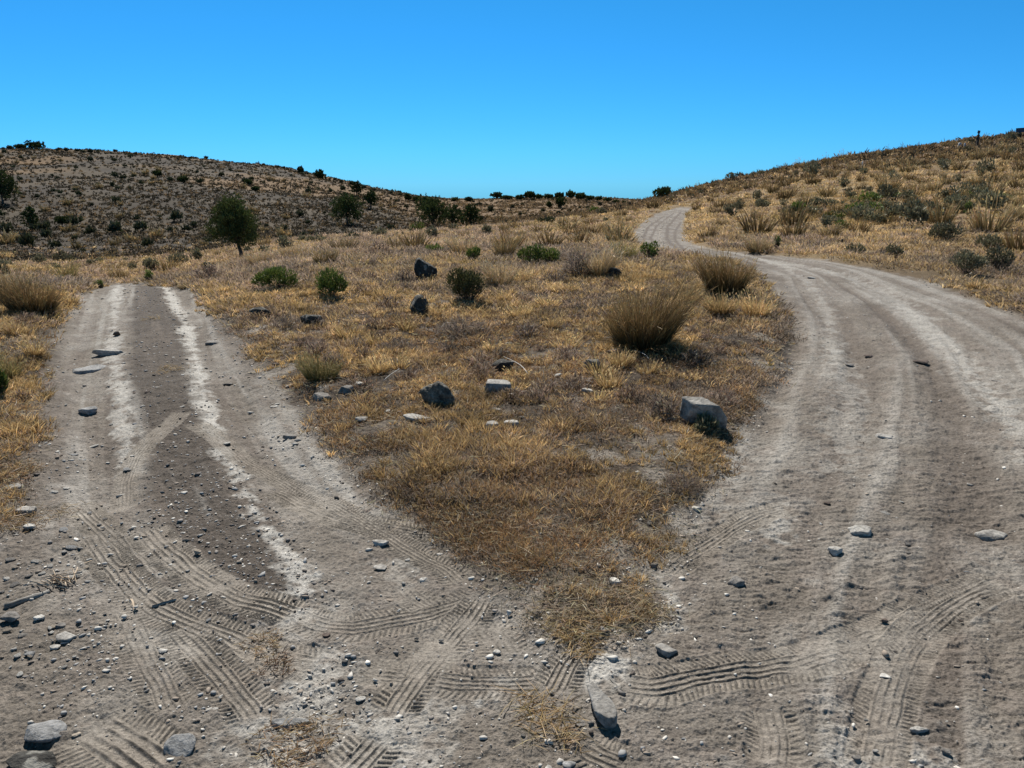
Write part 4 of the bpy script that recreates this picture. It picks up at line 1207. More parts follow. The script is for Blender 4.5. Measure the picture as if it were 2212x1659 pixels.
TREES = [ # x, base y, width, height, shape, lean, trunk, label
 (523,562,116,124,'round',-.14,.24,'lone dark juniper with a leaning trunk on the field right of the left track'),
 (6,440,62,58,'round',0,.15,'large dark juniper cut by the left edge on the hillside'),
 (66,484,30,46,'cone',0,.10,'small juniper low on the left hillside near the left edge'),
 (133,478,34,24,'low',0,.08,'low dark bushy juniper right of the small one on the left hillside'),
 (77,323,38,20,'low',0,.05,'boxy juniper alone on the top left skyline'),
 (46,322,26,8,'low',0,.05,'very low bush-like juniper left of the boxy one on the skyline'),
 (750,485,62,50,'round',0,.2,'wide juniper with a visible trunk in the middle of the left hillside'),
 (801,457,29,36,'round',0,.2,'smaller juniper up the slope to the right of the wide one'),
 (771,430,22,28,'round',0,.15,'juniper high on the left hillside just below the skyline'),
 (691,386,20,17,'cone',0,.1,'juniper standing out on the sloping left skyline'),
 (650,376,13,12,'round',0,.1,'small round juniper on the sloping left skyline'),
 (920,470,36,32,'round',0,.1,'upper juniper of the dark group at the foot of the hill'),
 (936,494,60,46,'round',0,.05,'largest juniper of the dark group at the foot of the hill'),
 (978,495,36,34,'round',0,.05,'round juniper in the middle of the dark group'),
 (1016,492,46,36,'cone',0,.05,'right-hand juniper of the dark group, with a ragged top'),
 (902,434,24,12,'low',0,.1,'flat-topped juniper on the skyline in the saddle, right one of a pair'),
 (881,432,12,11,'round',0,.1,'smaller juniper left of the flat-topped one in the saddle'),
 (983,434,15,9,'low',0,.2,'tiny isolated juniper on the skyline, left one of two'),
 (1012,435,17,10,'low',0,.2,'tiny isolated juniper on the skyline, right one of two'),
 (1073,431,24,14,'low',0,.15,'first juniper of the skyline row, tallest at its left end'),
 (1095,432,24,11,'low',0,.15,'second juniper of the skyline row'),
 (1211,444,20,18,'round',0,.15,'round juniper standing in front of the skyline row'),
 (1186,446,9,12,'round',0,.15,'very small juniper left of the round one in front of the row'),
 (1430,430,44,26,'low',0,.03,'dark green juniper bush on the skyline at the top of the far road'),
 (340,385,17,13,'low',0,.05,'dark shrubby juniper on the upper left hillside'),
 (396,403,20,14,'low',0,.05,'dark shrubby juniper right of the middle of the left hillside'),
 (554,419,20,12,'low',0,.05,'dark shrubby juniper above the lone tree'),
 (538,407,16,12,'low',0,.05,'dark shrubby juniper just upslope above the lone tree'),
]
for i, (x, y, w, h, sh, ln, tk, lb) in enumerate(TREES):
    loc, W_, H_, fwd = spot(x, y, w, h)
    if i: W_ *= 1.22; H_ *= 1.12
    juniper(loc, W_, H_, 900+i, lb, None, ln, tk, sh, fwd, 1.0 if i else 1.0)
# the rest of the skyline row: copies of two originals
row = [(1122,430,18,9),(1145,430,22,14),(1165,429,18,9),(1186,428,18,10),(1208,427,18,12),(1232,427,24,14),(1255,428,24,12),(1275,430,18,9),(1294,431,18,8),(1311,433,18,8),(1330,435,16,7),(1350,437,16,6),(1366,438,12,5)]
P0 = [juniper((0, 0, 0), 4., 2.2, 960+k, 'x', None, 0, .12, 'low', 260) for k in range(3)]
usedj = set()
for i, (x, y, w, h) in enumerate(row):
    loc, W_, H_, fwd = spot(x, y+2, w, h); src = P0[i % 3]
    if src.name in usedj:
        o = link(src.copy())
        for ch in src.children: link(ch.copy(), o)
    else: o = src; usedj.add(src.name)
    o.location = (loc[0], loc[1], loc[2]-.1); o.scale = (W_/4.*1.15, W_/4.*1.15, H_/2.2*1.35); o.rotation_euler = (0, 0, i*1.3)
    tag(o, 'one of the crowded dark junipers in the row along the middle skyline', 'tree', 'junipers in the skyline row')

# ------------------------------------------------------------------ rocks
_ico = {}
def ico(level):
    if level in _ico: return _ico[level]
    t = (1+5**.5)/2
    V = [(-1,t,0),(1,t,0),(-1,-t,0),(1,-t,0),(0,-1,t),(0,1,t),(0,-1,-t),(0,1,-t),(t,0,-1),(t,0,1),(-t,0,-1),(-t,0,1)]
    F = [(0,11,5),(0,5,1),(0,1,7),(0,7,10),(0,10,11),(1,5,9),(5,11,4),(11,10,2),(10,7,6),(7,1,8),(3,9,4),(3,4,2),(3,2,6),(3,6,8),(3,8,9),(4,9,5),(2,4,11),(6,2,10),(8,6,7),(9,8,1)]
    V = [np.array(v)/np.linalg.norm(v) for v in V]
    for _ in range(level):
        cache = {}; F2 = []
        def mid(a, b):
            k = (min(a, b), max(a, b))
            if k not in cache:
                m = V[a]+V[b]; V.append(m/np.linalg.norm(m)); cache[k] = len(V)-1
            return cache[k]
        for a, b, c in F:
            x, y, z = mid(a, b), mid(b, c), mid(c, a); F2 += [(a, x, z), (b, y, x), (c, z, y), (x, y, z)]
        F = F2
    _ico[level] = (np.array(V), np.array(F)); return _ico[level]
def rock_shape(level, seed, planes=11, rough=.05, soft=10, box=0.0, flat=True, planes_x=None):
    rg = np.random.default_rng(seed); D, F = ico(level)
    N = unit(rg.normal(size=(planes, 3))); dist = rg.uniform(.62, 1.0, planes)
    if planes_x is not None:
        A_ = np.array(planes_x, float); N = unit(A_[:, :3]); dist = A_[:, 3]; flat = False
    elif box:
        Bx = np.array([(1,.1,0),(-1,.05,.1),(0,1,.1),(.1,-1,0),(0,.1,1),(0,0,-1)], float); N = np.vstack([unit(Bx), N[:4]]); dist = np.concatenate([np.full(6, box), np.full(4, .95)])
    if flat: N = np.vstack([N, unit(np.array([[.12, -.10, 1.0]]))]); dist = np.append(dist, .62)
    dn = D @ N.T; rr = np.where(dn > .05, dist/np.maximum(dn, .05), 9.)
    r = -np.log(np.exp(-soft*np.minimum(rr, 3)).sum(1))/soft
    r = np.minimum(r, 1.25)
    p = D*2.2 + seed % 37
    nz = fbm(p[:, 0]+p[:, 2]*.7, p[:, 1]-p[:, 2]*.5, 4, seed % 11, .6)
    r = r*(1 + rough*2.2*nz)
    V = D*r[:, None]
    V /= np.abs(V).max(0)
    return V, F
def rock_mesh(name, level, seed, mat, dims, rough=.05, planes=11, soft=10, box=0, rot=0., tilt=0., flat=True, px_=None):
    V, F = rock_shape(level, seed, planes, rough, soft, box, flat, px_)
    V = V*np.array(dims)/2
    if tilt:
        c, s = cos(tilt), sin(tilt); V = np.stack([V[:, 0]*c+V[:, 2]*s, V[:, 1], -V[:, 0]*s+V[:, 2]*c], 1)
    me = np_mesh(name, V, F.ravel(), np.arange(len(F))*3, None, True, [mat])
    return me
def rock(x, y, w, h, mat, label, sunk=.25, depth=.8, rough=.05, box=0, tilt=0., rz=None, name='rock', cat_='rock', group=None, soft=12, planes=11, seed=None, lean=0., hk=1., px_=None):
    loc, W_, H_, fwd = spot(x, y, w, h)
    seed = seed if seed is not None else int(x*7+y*13) % 9973
    # the seen height mixes real height and the depth of the top face, from the viewing angle
    view = math.atan2(H0-loc[2], math.hypot(loc[0], loc[1]))
    D_ = W_*depth
    Hr = max((H_ - D_*sin(view)*.8)/max(cos(view), .3), .22*W_ if h > .3*w else .12*W_)
    Hr = min(Hr, 1.05*H_)
    if 640 < x < 1480 and y < 1060: Hr *= 1.3; W_ *= 1.1; D_ *= 1.1
    Hr *= hk; full = Hr/(1-sunk)
    lev = 4 if w > 45 else (3 if w > 16 else 2)
    me = rock_mesh(name, lev, seed, M_ROCK[mat], (W_, D_, full), rough, planes, soft, box, 0, tilt, cat_ != 'boulder' or soft > 20, px_)
    o = link(bpy.data.objects.new(name, me))
    o.location = (loc[0], loc[1] + D_*.45, float(surf(loc[0], loc[1]+D_*.45)) + full*(.5-sunk))
    o.rotation_euler = (lean, 0, 0 if rz is None else rz)
    tag(o, label, cat_, group)
    return o

RK = [ # x, base y, w, h, material, label, extra
 (1531,942,122,76,'slab','large white-topped angular boulder at the edge of the right road',dict(sunk=.10,depth=.55,soft=30,seed=4,name='boulder',cat_='boulder',rough=.04,hk=1.05,tilt=.44,
   px_=[(0,-1,-.85,.46),(.62,.22,1,.42),(-.55,-.1,1,.62),(1,-.25,.15,.86),(.5,-.55,-.6,.7),(-1,-.25,-.35,.80),(0,1,.1,.6),(0,0,-1,.75),(.7,.1,.75,.74)])),
 (912,617,56,42,'black','upper round black boulder standing in the field',dict(sunk=.12,name='boulder',cat_='boulder')),
 (909,693,46,38,'black','lower black boulder with a golden tuft at its right side',dict(sunk=.15,name='boulder',cat_='boulder')),
 (940,900,78,58,'lava','pitted black boulder with grey lichen in the rusty ground cover',dict(sunk=.2,rough=.15,name='boulder',cat_='boulder',hk=.85,planes=40,soft=9,seed=31)),
 (665,716,48,28,'black','black boulder half hidden in brush near the left track',dict(sunk=.2,name='boulder',cat_='boulder')),
 (558,694,48,24,'black','dark slab-like rocks in the grass beside the upper left track',dict(sunk=.2,depth=.5)),
 (1326,612,36,26,'black','dark rock at the right foot of the bare grey bush',dict(sunk=.2)),
 (1086,818,46,30,'black','dark rock crossed by a pale twig, above the block-shaped stone',dict(sunk=.2)),
 (1281,818,34,26,'grey','grey-topped dark stone left of the largest bunch grass shadow',dict(sunk=.15)),
 (1335,784,44,18,'brown','dark flat stone at the foot of the largest bunch grass',dict(sunk=.3)),
 (1076,868,54,28,'pale','block-shaped grey stone in the orange ground cover',dict(sunk=.1,box=.78,soft=25,rough=.02,depth=.6)),
 (1272,868,32,14,'white','small white-topped stone right of the block-shaped one',dict(sunk=.2,depth=.6)),
 (1060,950,32,16,'pale','left of two pale stones lying together in the wedge',dict(sunk=.3)),
 (1103,946,34,17,'pale','right of two pale stones lying together in the wedge',dict(sunk=.3)),
 (899,934,66,14,'pale','long pale slab below the pitted boulder',dict(sunk=.4,depth=.5)),
 (783,930,30,12,'pale','pale stone left of the long slab',dict(sunk=.4)),
 (748,872,36,20,'grey','grey stone on the bank above the left track',dict(sunk=.3)),
 (775,853,20,9,'white','white stone beside the grey one above the left track',dict(sunk=.3)),
 (690,878,48,16,'grey','half-buried grey stone under the grey-green bunch grass',dict(sunk=.4)),
 (1072,906,24,10,'pale','flat pale stone between the block-shaped stone and the pair',dict(sunk=.4)),
 (899,1030,22,16,'grey','small dark grey stone in the middle of the rusty cover',dict(sunk=.3)),
 (1242,1060,24,11,'tan','buried tan stone at the right part of the wedge',dict(sunk=.5)),
 (183,890,44,22,'blue','bluish grey angular stone in the left rut',dict(sunk=.25,rough=.03)),
 (180,800,72,20,'blue','flat bluish bedrock slab showing in the left rut',dict(sunk=.6,depth=.9)),
 (226,764,70,18,'pale','long pale rock with a dark undercut face across the left rut',dict(sunk=.25,depth=.5)),
 (250,724,15,12,'brown','small dark stone standing in the left rut',dict(sunk=.15)),
 (456,740,44,11,'grey','flat dark grey stone on the right side of the left track',dict(sunk=.35,depth=.6)),
 (622,943,36,12,'grey','flat dark stone at the right margin of the left track',dict(sunk=.25,depth=.5)),
 (52,1112,40,22,'pale','blocky pale stone with a shaded front on the left verge',dict(sunk=.15,box=.8,soft=20,depth=.6)),
 (57,1144,30,20,'white','white stone just below the blocky one on the left verge',dict(sunk=.2)),
 (18,1063,44,18,'pale','pale elongated stone at the left edge',dict(sunk=.2)),
 (423,1202,20,18,'tan','round tan stone in the gravelly middle of the left track',dict(sunk=.1)),
 (395,1066,16,9,'white','small white stone in the middle strip',dict(sunk=.2)),
 (819,1182,38,22,'pale','pale rock beside the crossing tyre prints, left of the wedge tip',dict(sunk=.3)),
 (913,1258,20,14,'white','white stone between tyre prints left of the wedge tip',dict(sunk=.3)),
 (822,1230,34,10,'pale','flat pale stone pressed in the dirt below the pale rock',dict(sunk=.6)),
 (1507,1104,25,15,'white','small bright white stone beside the right road',dict(sunk=.15)),
 (1864,1158,54,30,'white','largest white rock lying in the right road',dict(sunk=.2,rough=.06)),
 (1808,1198,36,30,'white','second white rock, just left of the largest in the right road',dict(sunk=.2,rough=.07)),
 (2160,1162,74,24,'pale','flat half-buried stone near the right edge of the road',dict(sunk=.6)),
 (2000,783,42,14,'brown','dark flat rock lying in the right-hand wheel rut',dict(sunk=.2)),
 (1880,770,22,8,'brown','small dark stone left of the dark flat rock on the right road',dict(sunk=.3)),
 (1920,954,44,18,'pale','pale stone half sunk in the right road',dict(sunk=.5)),
 (1890,1056,30,12,'pale','pale chip with dark crumbs in the right road',dict(sunk=.35)),
 (1596,1270,42,34,'grey','grey angular rock with a black shaded side on the right road',dict(sunk=.15,seed=21,soft=20)),
 (1445,1424,54,26,'pale','flat pale stone at the head of the long tyre print',dict(sunk=.5)),
 (1413,1230,22,18,'grey','grey stone at the right edge of the wedge tip',dict(sunk=.2)),
 (1329,1280,30,20,'white','pale stone with a dark back in the straw of the wedge tip',dict(sunk=.2)),
 (1306,1380,24,18,'grey','grey stone below the wedge tip',dict(sunk=.2)),
 (1099,1335,15,18,'white','small upright white stone at the tip of the wedge',dict(sunk=.1)),
 (1072,1418,20,13,'white','white stone inside the crossed tyre prints',dict(sunk=.2)),
 (777,1516,24,14,'white','white stone on the dirt below the crossed prints',dict(sunk=.2)),
 (377,1637,68,46,'blue','grey rock with a black shaded front, bottom left',dict(sunk=.04,depth=1.0,seed=9,soft=26,lean=.35,planes=8,rough=.05,hk=1.1)),
 (81,1608,88,54,'blue','smooth grey rock near the bottom left corner',dict(sunk=.15,depth=.75,hk=.95)),
 (50,1690,130,72,'black','dark boulder cut by the bottom left corner',dict(sunk=.15,name='boulder',cat_='boulder',seed=12)),
 (15,1350,42,32,'grey','round grey stone at the left edge under the weathered stick',dict(sunk=.15)),
 (82,1344,28,18,'white','white stone right of the round grey one',dict(sunk=.25)),
 (125,1360,26,11,'grey','flat dark-edged stone right of the white one',dict(sunk=.25)),
 (134,1392,46,28,'pale','flat layered pale stone on the left foreground',dict(sunk=.4)),
 (114,1406,24,12,'white','small white flake in front of the layered stone',dict(sunk=.3)),
 (47,1380,26,12,'grey','grey stone left of the layered one',dict(sunk=.3)),
 (60,1418,22,10,'blue','bluish flat stone below the layered one',dict(sunk=.3)),
 (625,1570,96,18,'blue','long bluish stone almost buried in the front dirt',dict(sunk=.6,depth=.35)),
 (455,1538,38,7,'pale','thin pale sliver of stone in the front dirt',dict(sunk=.4,depth=.4)),
 (161,1592,20,11,'tan','small tan stone left of the wide tyre print',dict(sunk=.2)),
 (349,1413,20,10,'white','small white stone in the front left prints',dict(sunk=.2)),
 (704,1378,20,9,'brown','small black stone by the curved tyre print',dict(sunk=.2)),
 (1252,1576,30,15,'grey','first small grey stone left of the tilted rock',dict(sunk=.2)),
 (1277,1574,16,17,'grey','second small stone touching the tilted rock',dict(sunk=.2)),
 (1229,1666,34,22,'blue','bluish stone at the bottom edge, below the tilted rock',dict(sunk=.3)),
 (1187,1668,20,14,'white','white stone at the bottom edge beside the bluish one',dict(sunk=.3)),
 (1914,1466,24,10,'white','white crescent-shaped stone in the right foreground',dict(sunk=.5)),
 (1988,1584,52,14,'pale','curved pale ridge of stone in the right foreground',dict(sunk=.6,depth=.3)),
 (1853,1650,24,16,'grey','dark grey stone at the bottom right',dict(sunk=.2)),
 (2047,1632,20,13,'grey','round grey pebble at the bottom right',dict(sunk=.2)),
 (1790,1613,18,13,'grey','round dark pebble left of the bottom right patch',dict(sunk=.2)),
 (1893,1630,14,10,'pale','pale pebble near the bottom right',dict(sunk=.2)),
 (1912,1345,16,15,'brown','small brown stone above the fork of the tyre prints',dict(sunk=.1)),
 (1797,1428,15,7,'grey','flat dark pebble lying on the long tyre print',dict(sunk=.2)),
 (1516,1380,16,10,'grey','dark pebble in the middle of the right road',dict(sunk=.2)),
 (2165,826,32,8,'grey','grey flat stone at the right side of the road, upper part',dict(sunk=.3)),
 (1617,409,20,8,'black','black slab lying on the far right slope',dict(sunk=.2)),
 (1637,407,16,8,'black','second black slab right next to the first on the far slope',dict(sunk=.2)),
 (1838,786,20,7,'grey','grey flat stone in the upper right road',dict(sunk=.3)),
 (247,604,18,7,'white','bright white stone at the crest of the left track',dict(sunk=.2)),
 (1755,601,18,5,'white','white flake at the outer edge of the right road',dict(sunk=.2)),
]
for (x, y, w, h, mt, lb, ex) in RK: rock(x, y, w, h, mt, lb, **ex)
# the tilted rock in front: an elongated stone lying diagonally, built at its own place
loc, W_, H_, fwd = spot(1299, 1545, 52, 110)
me = rock_mesh('rock', 5, 77, M_ROCK['pale'], (W_*1.0, W_*2.35, W_*1.05), .035, 12, 12)
o = link(bpy.data.objects.new('rock', me)); o.location = (loc[0], loc[1]+.01, loc[2]+W_*.30); o.rotation_euler = (radians(6), radians(-8), radians(17))
tag(o, 'long grey-brown rock lying diagonally in front, with small stones round it', 'rock')

# a few hundred single stones and the gravel
SM = [(590,875,18,6,'white'),(596,870,15,6,'white'),(489,823,28,7,'grey'),(318,850,13,9,'brown'),(290,852,14,7,'brown'),(339,840,15,6,'pale'),(393,878,12,6,'white'),(383,1136,12,6,'grey'),(152,1186,30,9,'blue'),(135,1144,22,10,'blue'),(141,1050,20,9,'white'),(116,1060,20,11,'white'),(197,956,22,8,'white'),(156,977,17,6,'blue'),(269,1010,26,12,'blue'),(450,1345,13,12,'blue'),(40,1460,20,10,'white'),(316,1497,12,10,'blue'),(160,1422,11,8,'white'),(871,1262,11,9,'white'),(881,1211,13,8,'white'),(953,1385,13,8,'pale'),(1099,1520,11,9,'grey'),(1192,1502,15,13,'white'),(1343,1504,20,10,'grey'),(1131,1594,14,12,'grey'),(1071,1617,14,10,'grey'),(1370,1590,13,9,'blue'),(743,1432,14,12,'grey'),(899,1381,11,12,'grey'),(1790,1086,17,8,'brown'),(1914,1111,22,6,'pale'),(1948,1088,14,6,'white'),(2098,1046,20,10,'pale'),(1628,1192,17,8,'grey'),(1963,1174,16,8,'grey'),(1966,1192,14,8,'grey'),(1869,1190,10,9,'grey'),(1653,1176,13,8,'pale'),(1599,1120,13,7,'white'),(1592,1358,15,10,'pale'),(1759,1608,8,8,'grey'),(2002,1520,11,6,'grey'),(1839,1547,12,12,'pale'),(2078,1338,12,9,'brown'),(1567,1423,12,8,'grey'),(1551,1645,9,12,'grey'),(1871,1561,10,9,'pale'),(1858,1268,13,10,'grey'),(1704,1283,12,7,'grey'),(1403,1140,17,10,'grey'),(487,955,24,7,'white'),(539,880,16,9,'white'),(107,1225,22,12,'pale'),(75,1215,24,10,'pale'),(60,1245,24,12,'grey'),(90,1240,18,10,'white'),(30,1265,26,14,'grey'),(170,1235,20,9,'tan'),(183,1230,16,10,'tan'),(150,1250,26,9,'white'),(20,1210,26,12,'grey'),(110,1360,18,8,'tan'),(14,1366,22,12,'tan')]
protos = []
for q, mt in enumerate(['pale', 'white', 'grey', 'blue', 'tan', 'brown']):
    for v in range(3):
        protos.append((mt, rock_mesh('stone', 2, 300+q*7+v, M_ROCK[mt], (1, 1, 1), .04, 8, 30)))
cols = {'pale': 'pale', 'white': 'white', 'grey': 'dark grey', 'blue': 'bluish grey', 'tan': 'tan', 'brown': 'brown'}
def stone(x, y, w, h, mt, rg, where):
    loc, W_, H_, fwd = spot(x, y, w, h)
    me = [m for a, m in protos if a == mt][rg.integers(3)]
    o = link(bpy.data.objects.new('stone', me))
    hh = max(H_*.6, W_*.2); dd = W_*rg.uniform(.6, 1.0)
    o.scale = (W_, dd, hh); o.rotation_euler = (rg.normal()*.15, rg.normal()*.15, rg.uniform(0, 2*pi))
    o.location = (loc[0], loc[1]+dd*.3, loc[2]+hh*.25)
    tag(o, 'small %s stone lying %s' % (cols[mt], where), 'stone', 'small %s stones %s' % (cols[mt], where))
def where_of(x, y):
    if x < 170 and y > 1000: return 'on the stony left verge'
    if y > 1300 and x < 1400: return 'on the printed dirt in front of the wedge'
    if x < 1000: return 'on the left track'
    return 'on the wide right road'
rg = np.random.default_rng(5)
for (x, y, w, h, mt) in SM: stone(x, y, w, h, mt, rg, where_of(x, y))
cnt = 0
REGW = [(500,760),(1660,1250)]
wk = 0
while wk < 46:
    x = rg.uniform(560, 1660); y = rg.uniform(720, 1270)
    g = ground([x], [y])[0][0]
    if road_sd(g[:1], g[1:2])[0] < .08: continue
    w = rg.uniform(9, 22); mt = rg.choice(['pale', 'white', 'grey', 'brown', 'tan'], p=[.34, .2, .2, .12, .14])
    stone(x, y, w, w*rg.uniform(.5, .8), mt, rg, 'half hidden among the plants of the wedge'); wk += 1
REG = [((100,640),(640,1290),70,(4,11)), ((0,1040),(230,1450),48,(6,16)), ((0,1300),(1400,1650),32,(4,9)), ((1420,700),(2200,1650),55,(4,9))]
for lo, hi, n, wr in REG:
    k = 0
    while k < n:
        x = rg.uniform(lo[0], hi[0]); y = rg.uniform(lo[1], hi[1]) if hi[1] < 1300 else lo[1]+(hi[1]-lo[1])*rg.uniform()**.8
        g = ground([x], [y])[0][0]
        if road_sd(g[:1], g[1:2])[0] > -.03: 
            if not (x < 200 and y > 1040): continue
        w = rg.uniform(*wr)*(.6+.4*(y/1300)); 
        mt = rg.choice(['pale', 'white', 'grey', 'blue', 'tan', 'brown'], p=[.30, .26, .14, .14, .1, .06])
        stone(x, y, w, w*rg.uniform(.4, .8), mt, rg, where_of(x, y)); k += 1; cnt += 1
print('stones', cnt)

def track_flat(X, Y): return tracks_relief(X, Y)[1]
def gravel():
    rg = np.random.default_rng(8)
    N = 70000
    ph = rg.uniform(-radians(36), radians(36), N); u = rg.uniform(size=N); e = -.7
    r = (1.8**e + u*(13**e-1.8**e))**(1/e)
    X = r*np.sin(ph); Y = r*np.cos(ph)
    rsd = road_sd(X, Y); d, s, _ = seg_dist(X, Y, CENTER)
    nz = fbm(X*1.5, Y*1.5, 3, 111)
    left = sstep(.8, -.6, X + .28*Y - .5)
    dens = np.where(rsd < 0, .07 + .55*sstep(.38, .12, d) + .24*left*sstep(-.2, .5, nz) + .1*sstep(.2, .6, nz), .16*sstep(.7, .0, rsd))
    dens *= np.where(track_flat(X, Y) > .3, .25, 1.)
    dens += .30*((X < -1.45) & (Y < 4.5) & (Y > 2.4))*sstep(-.3, .3, nz)
    # edges of the roads collect loose stones
    dens += .25*np.exp(-((rsd+.03)/.08)**2)
    keep = rg.uniform(size=N) < dens
    X, Y, r = X[keep], Y[keep], r[keep]; n = len(X); d = d[keep]
    s = np.exp(rg.normal(math.log(.0034), .55, n))*(1+.10*np.maximum(r-3, 0)); s = np.minimum(s, .014)
    B, F = ico(0)
    V = B[None]*(1+rg.uniform(-.42, .35, (n, 12, 1)))
    V = V*(s[:, None, None]*np.stack([rg.uniform(.8, 1.8, n), rg.uniform(.6, 1.1, n), rg.uniform(.22, .7, n)], 1)[:, None, :])
    a = rg.uniform(0, 2*pi, n); ca, sa = np.cos(a)[:, None], np.sin(a)[:, None]
    V = np.stack([V[..., 0]*ca - V[..., 1]*sa, V[..., 0]*sa + V[..., 1]*ca, V[..., 2]], -1)
    V += np.stack([X, Y, surf(X, Y, True) + s*.25], 1)[:, None, :]
    pal = np.array([(.46, .43, .39), (.62, .59, .54), (.20, .18, .165), (.30, .295, .29), (.28, .23, .185), (.08, .065, .055)])
    pr = np.where((d < .3)[:, None], [.18, .14, .22, .14, .2, .12], [.30, .22, .12, .14, .17, .05]); cp = np.cumsum(pr, 1)
    k = (rg.uniform(size=(n, 1)) > cp).sum(1).clip(0, 5)
    C = np.repeat(pal[k]*rg.normal(1, .12, (n, 1)), 12, 0)
    lo = (np.arange(n)[:, None, None]*12 + F[None]).ravel()
    me = np_mesh('gravel', V.reshape(-1, 3), lo, np.arange(n*20)*3, np.clip(C, .02, .9), False, [M_GRAVEL])
    o = link(bpy.data.objects.new('gravel', me)); tag(o, 'loose pale, grey and brown gravel strewn over both tracks', 'gravel', None, 'stuff'); print('gravel', n)
m, n_, l_, out_ = nt_new('loose_gravel')
at = n_.new('ShaderNodeAttribute'); at.attribute_name = 'Col'
p_ = n_.new('ShaderNodeBsdfPrincipled'); l_.new(at.outputs['Color'], p_.inputs['Base Color']); p_.inputs['Roughness'].default_value = .85
l_.new(p_.outputs[0], out_.inputs[0]); M_GRAVEL = m
gravel()

# ------------------------------------------------------------------ wood, sticks, straw heap
def stick(p0, p1, rad, mat, label, name='stick', lift=.3, bend=.02, group=None, square=False):
    a = spot(*p0)[0]; b = spot(*p1)[0]; a = np.array(a); b = np.array(b); L = np.linalg.norm(b-a)
    d = (b-a)/L; n = np.array([-d[1], d[0], 0])
    ts = np.linspace(0, 1, 7); rg = np.random.default_rng(int(p0[0]*3+p0[1]))
    P = [( (t-.5)*L, bend*L*sin(pi*t)+rg.normal()*rad*.15, rg.normal()*rad*.1) for t in ts]
    v, f = tube(P, [rad*(1-.25*t)*rg.uniform(.85, 1.1) for t in ts], 4 if square else 8)
    o = poly_obj(name, [(v, f)], mat, None, not square)
    mid = (a+b)/2
    o.location = (mid[0], mid[1], max(mid[2], float(surf(mid[0], mid[1]))) + rad*lift)
    o.rotation_euler = (0, -math.asin(max(-.99, min(.99, d[2]))), atan2(d[1], d[0]))
    tag(o, label, 'stick', group); return o
stick((10,1312), (108,1280), .0135, M_OLDWOOD, 'thick grey weathered stick lying at the left edge')
stick((118,1245), (198,1212), .0035, M_NEWWOOD, 'thin tan stick pointing up right from the straw heap')
stick((57,1262), (106,1262), .0035, M_OLDWOOD, 'thin grey stick left of the straw heap')
stick((282,1300), (292,1322), .0075, M_NEWWOOD, 'short pale chip of cut wood on a tyre print', name='wood_chip', square=True)
stick((329,1314), (381,1298), .0075, M_OLDWOOD, 'flat grey splinter of wood beside the pale chip', name='wood_splinter', square=True)
stick((1345,1500), (1300,1450), .004, M_OLDWOOD, 'dark twig leaning on the top of the diagonal rock')
rg = np.random.default_rng(55)
g = spot(128, 1262)[0]; vs = []
for k in range(26):
    a = rg.normal(-.5, .35); q = np.array([rg.normal()*.03, rg.normal()*.02, rg.uniform(.005, .03)])
    d = np.array([cos(a), sin(a), rg.normal()*.12])*rg.uniform(.03, .065)
    vs.append(tube([tuple(q-d), tuple(q), tuple(q+d)], [.0022, .003, .0018], 4))
o = poly_obj('straw_heap', vs, M_NEWWOOD, None, False); o.location = (g[0], g[1], g[2]); tag(o, 'small heap of broken tan straw between the sticks on the left verge', 'straw heap')
for k, (p0, p1) in enumerate([((965,545),(968,590)),((1095,792),(1135,832)),((832,838),(862,822)),((905,690),(930,700)),((860,768),(830,780))]):
    pass
stick((1088,790), (1140,834), .0022, M_WHITE, 'thin bleached twig lying across the dark rock', bend=.06, lift=14)
stick((830,848), (864,826), .0018, M_WHITE, 'thin bleached twig above the pitted boulder', bend=.03, lift=10)
stick((1340,770), (1400,800), .002, M_WHITE, 'bleached curved twig at the foot of the largest bunch grass', bend=.12, lift=10)

# ------------------------------------------------------------------ posts and signs on the right skyline
def box(name, dims, loc, mat, parent, rot=(0, 0, 0), bev=.01):
    x, y, z = [d/2 for d in dims]; b = min(bev, x*.4, y*.4, z*.4)
    import bmesh
    bm = bmesh.new(); bmesh.ops.create_cube(bm, size=1.0)
    for v in bm.verts: v.co = (v.co.x*dims[0], v.co.y*dims[1], v.co.z*dims[2])
    bmesh.ops.bevel(bm, geom=bm.edges[:], offset=b, segments=2, affect='EDGES')
    me = bpy.data.meshes.new(name); bm.to_mesh(me); bm.free(); me.materials.append(mat)
    o = link(bpy.data.objects.new(name, me), parent); o.location = loc; o.rotation_euler = rot; return o
loc, W_, H_, fwd = spot(2110, 318, 6, 34)
k = fwd/FV
r_ = empty('trail_post', loc); tag(r_, 'dark trail post with a small plate on top, standing on the right skyline', 'sign post')
box('post', (4.2*k, 4.2*k, 26*k), (0, 0, 12*k), M_DARKWOOD, r_)
box('neck', (2.2*k, 2.2*k, 5*k), (0, 0, 26.5*k), M_DARKWOOD, r_)
box('sign_plate', (6.5*k, 1.2*k, 6*k), (-.6*k, -.8*k, 30.5*k), M_SIGN, r_, (0, .12, .25))
box('bracket', (3*k, 1.2*k, 5*k), (-3*k, -.5*k, 17.5*k), M_DARKWOOD, r_, (0, .35, 0))
loc, W_, H_, fwd = spot(2201, 299, 6, 34); k = fwd/FV
r_ = empty('sign_board', loc); tag(r_, 'low sign with a wide dark board cut by the right edge of the picture', 'sign')
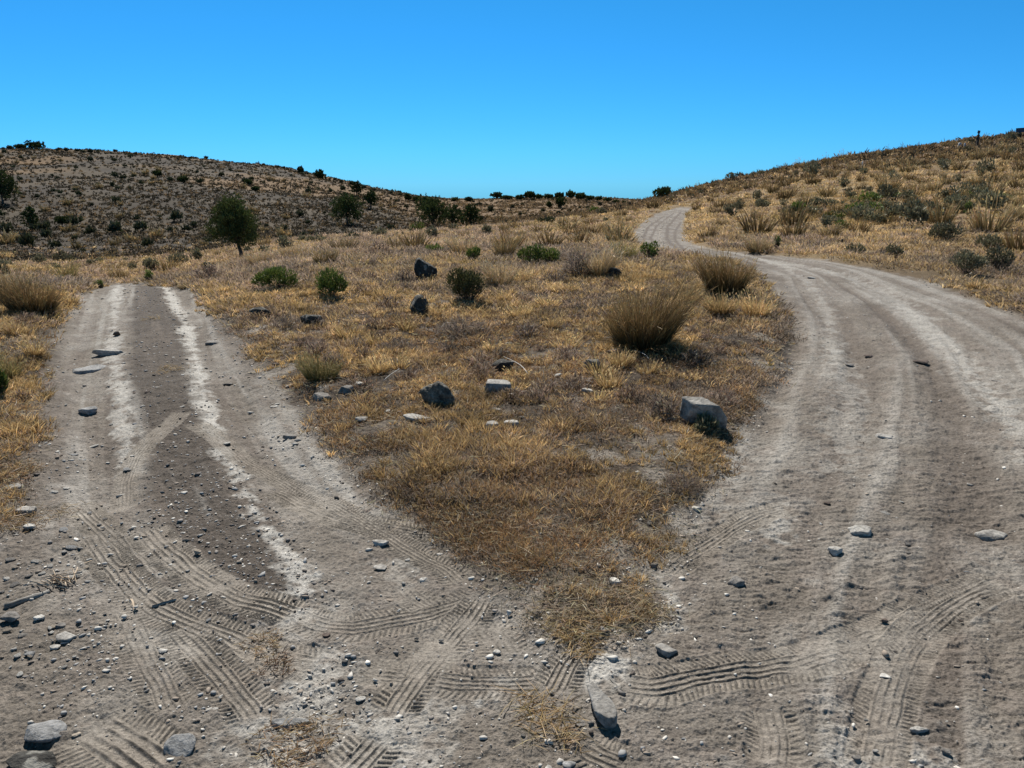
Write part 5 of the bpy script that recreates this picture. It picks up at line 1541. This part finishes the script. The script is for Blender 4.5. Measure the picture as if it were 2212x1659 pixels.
box('post', (6*k, 4*k, 17*k), (0, 0, 7*k), M_DARKWOOD, r_)
box('board', (34*k, 1.6*k, 8*k), (4*k, -3*k, 14.5*k), M_SIGN, r_, (0, -.07, .2))
box('board_frame', (35*k, 1.2*k, 1.2*k), (4*k, -2.6*k, 18.8*k), M_DARKWOOD, r_, (0, -.07, .2))
loc, W_, H_, fwd = spot(2210, 299, 6, 8); k = fwd/FV
r_ = empty('marker', loc); tag(r_, 'small orange-red marker with a dark tip beneath the wide sign board', 'marker')
v, f = tube([(0, 0, -.02), (0, 0, 4*k), (0, 0, 6*k)], [3.5*k, 2.4*k, 1.0*k], 8); poly_obj('cone', [(v, f)], M_ORANGE, r_)
v, f = tube([(0, 0, 6*k), (0, 0, 7.5*k), (0, 0, 8.5*k)], [1.1*k, .8*k, .2*k], 8); poly_obj('tip', [(v, f)], M_DARKWOOD, r_)
for (x, y, w, h, lb) in [(2072,323,7,13,'wider grey-blue stump-like marker left of the trail post'), (2083,322,3.5,12,'thin pale stake between the grey-blue marker and the trail post')]:
    loc, W_, H_, fwd = spot(x, y, w, h)
    v, f = tube([(0, 0, -.05), (0, 0, H_*.5), (W_*.05, 0, H_*.94), (W_*.05, 0, H_)], [W_*.5, W_*.5, W_*.46, W_*.3], 8)
    o = poly_obj('stake', [(v, f)], M_GREYPOST, None, True); o.location = loc; tag(o, lb, 'stake')
loc, W_, H_, fwd = spot(1862, 362, 3, 12)
v, f = tube([(0, 0, -.05), (0, 0, H_*.8), (0, 0, H_)], [W_*.4, W_*.38, W_*.2], 6); o = poly_obj('stake', [(v, f)], M_WHITE); o.location = loc; tag(o, 'short white stake high on the right slope', 'stake')
loc, W_, H_, fwd = spot(1818, 531, 5, 9)
v, f = tube([(0, 0, -.03), (0, 0, H_*.8), (W_*.1, 0, H_)], [W_*.5, W_*.45, W_*.25], 6); o = poly_obj('stake', [(v, f)], M_DARKWOOD); o.location = loc; tag(o, 'short dark stake low on the right slope above the road', 'stake')
print('objects', len(bpy.data.objects))
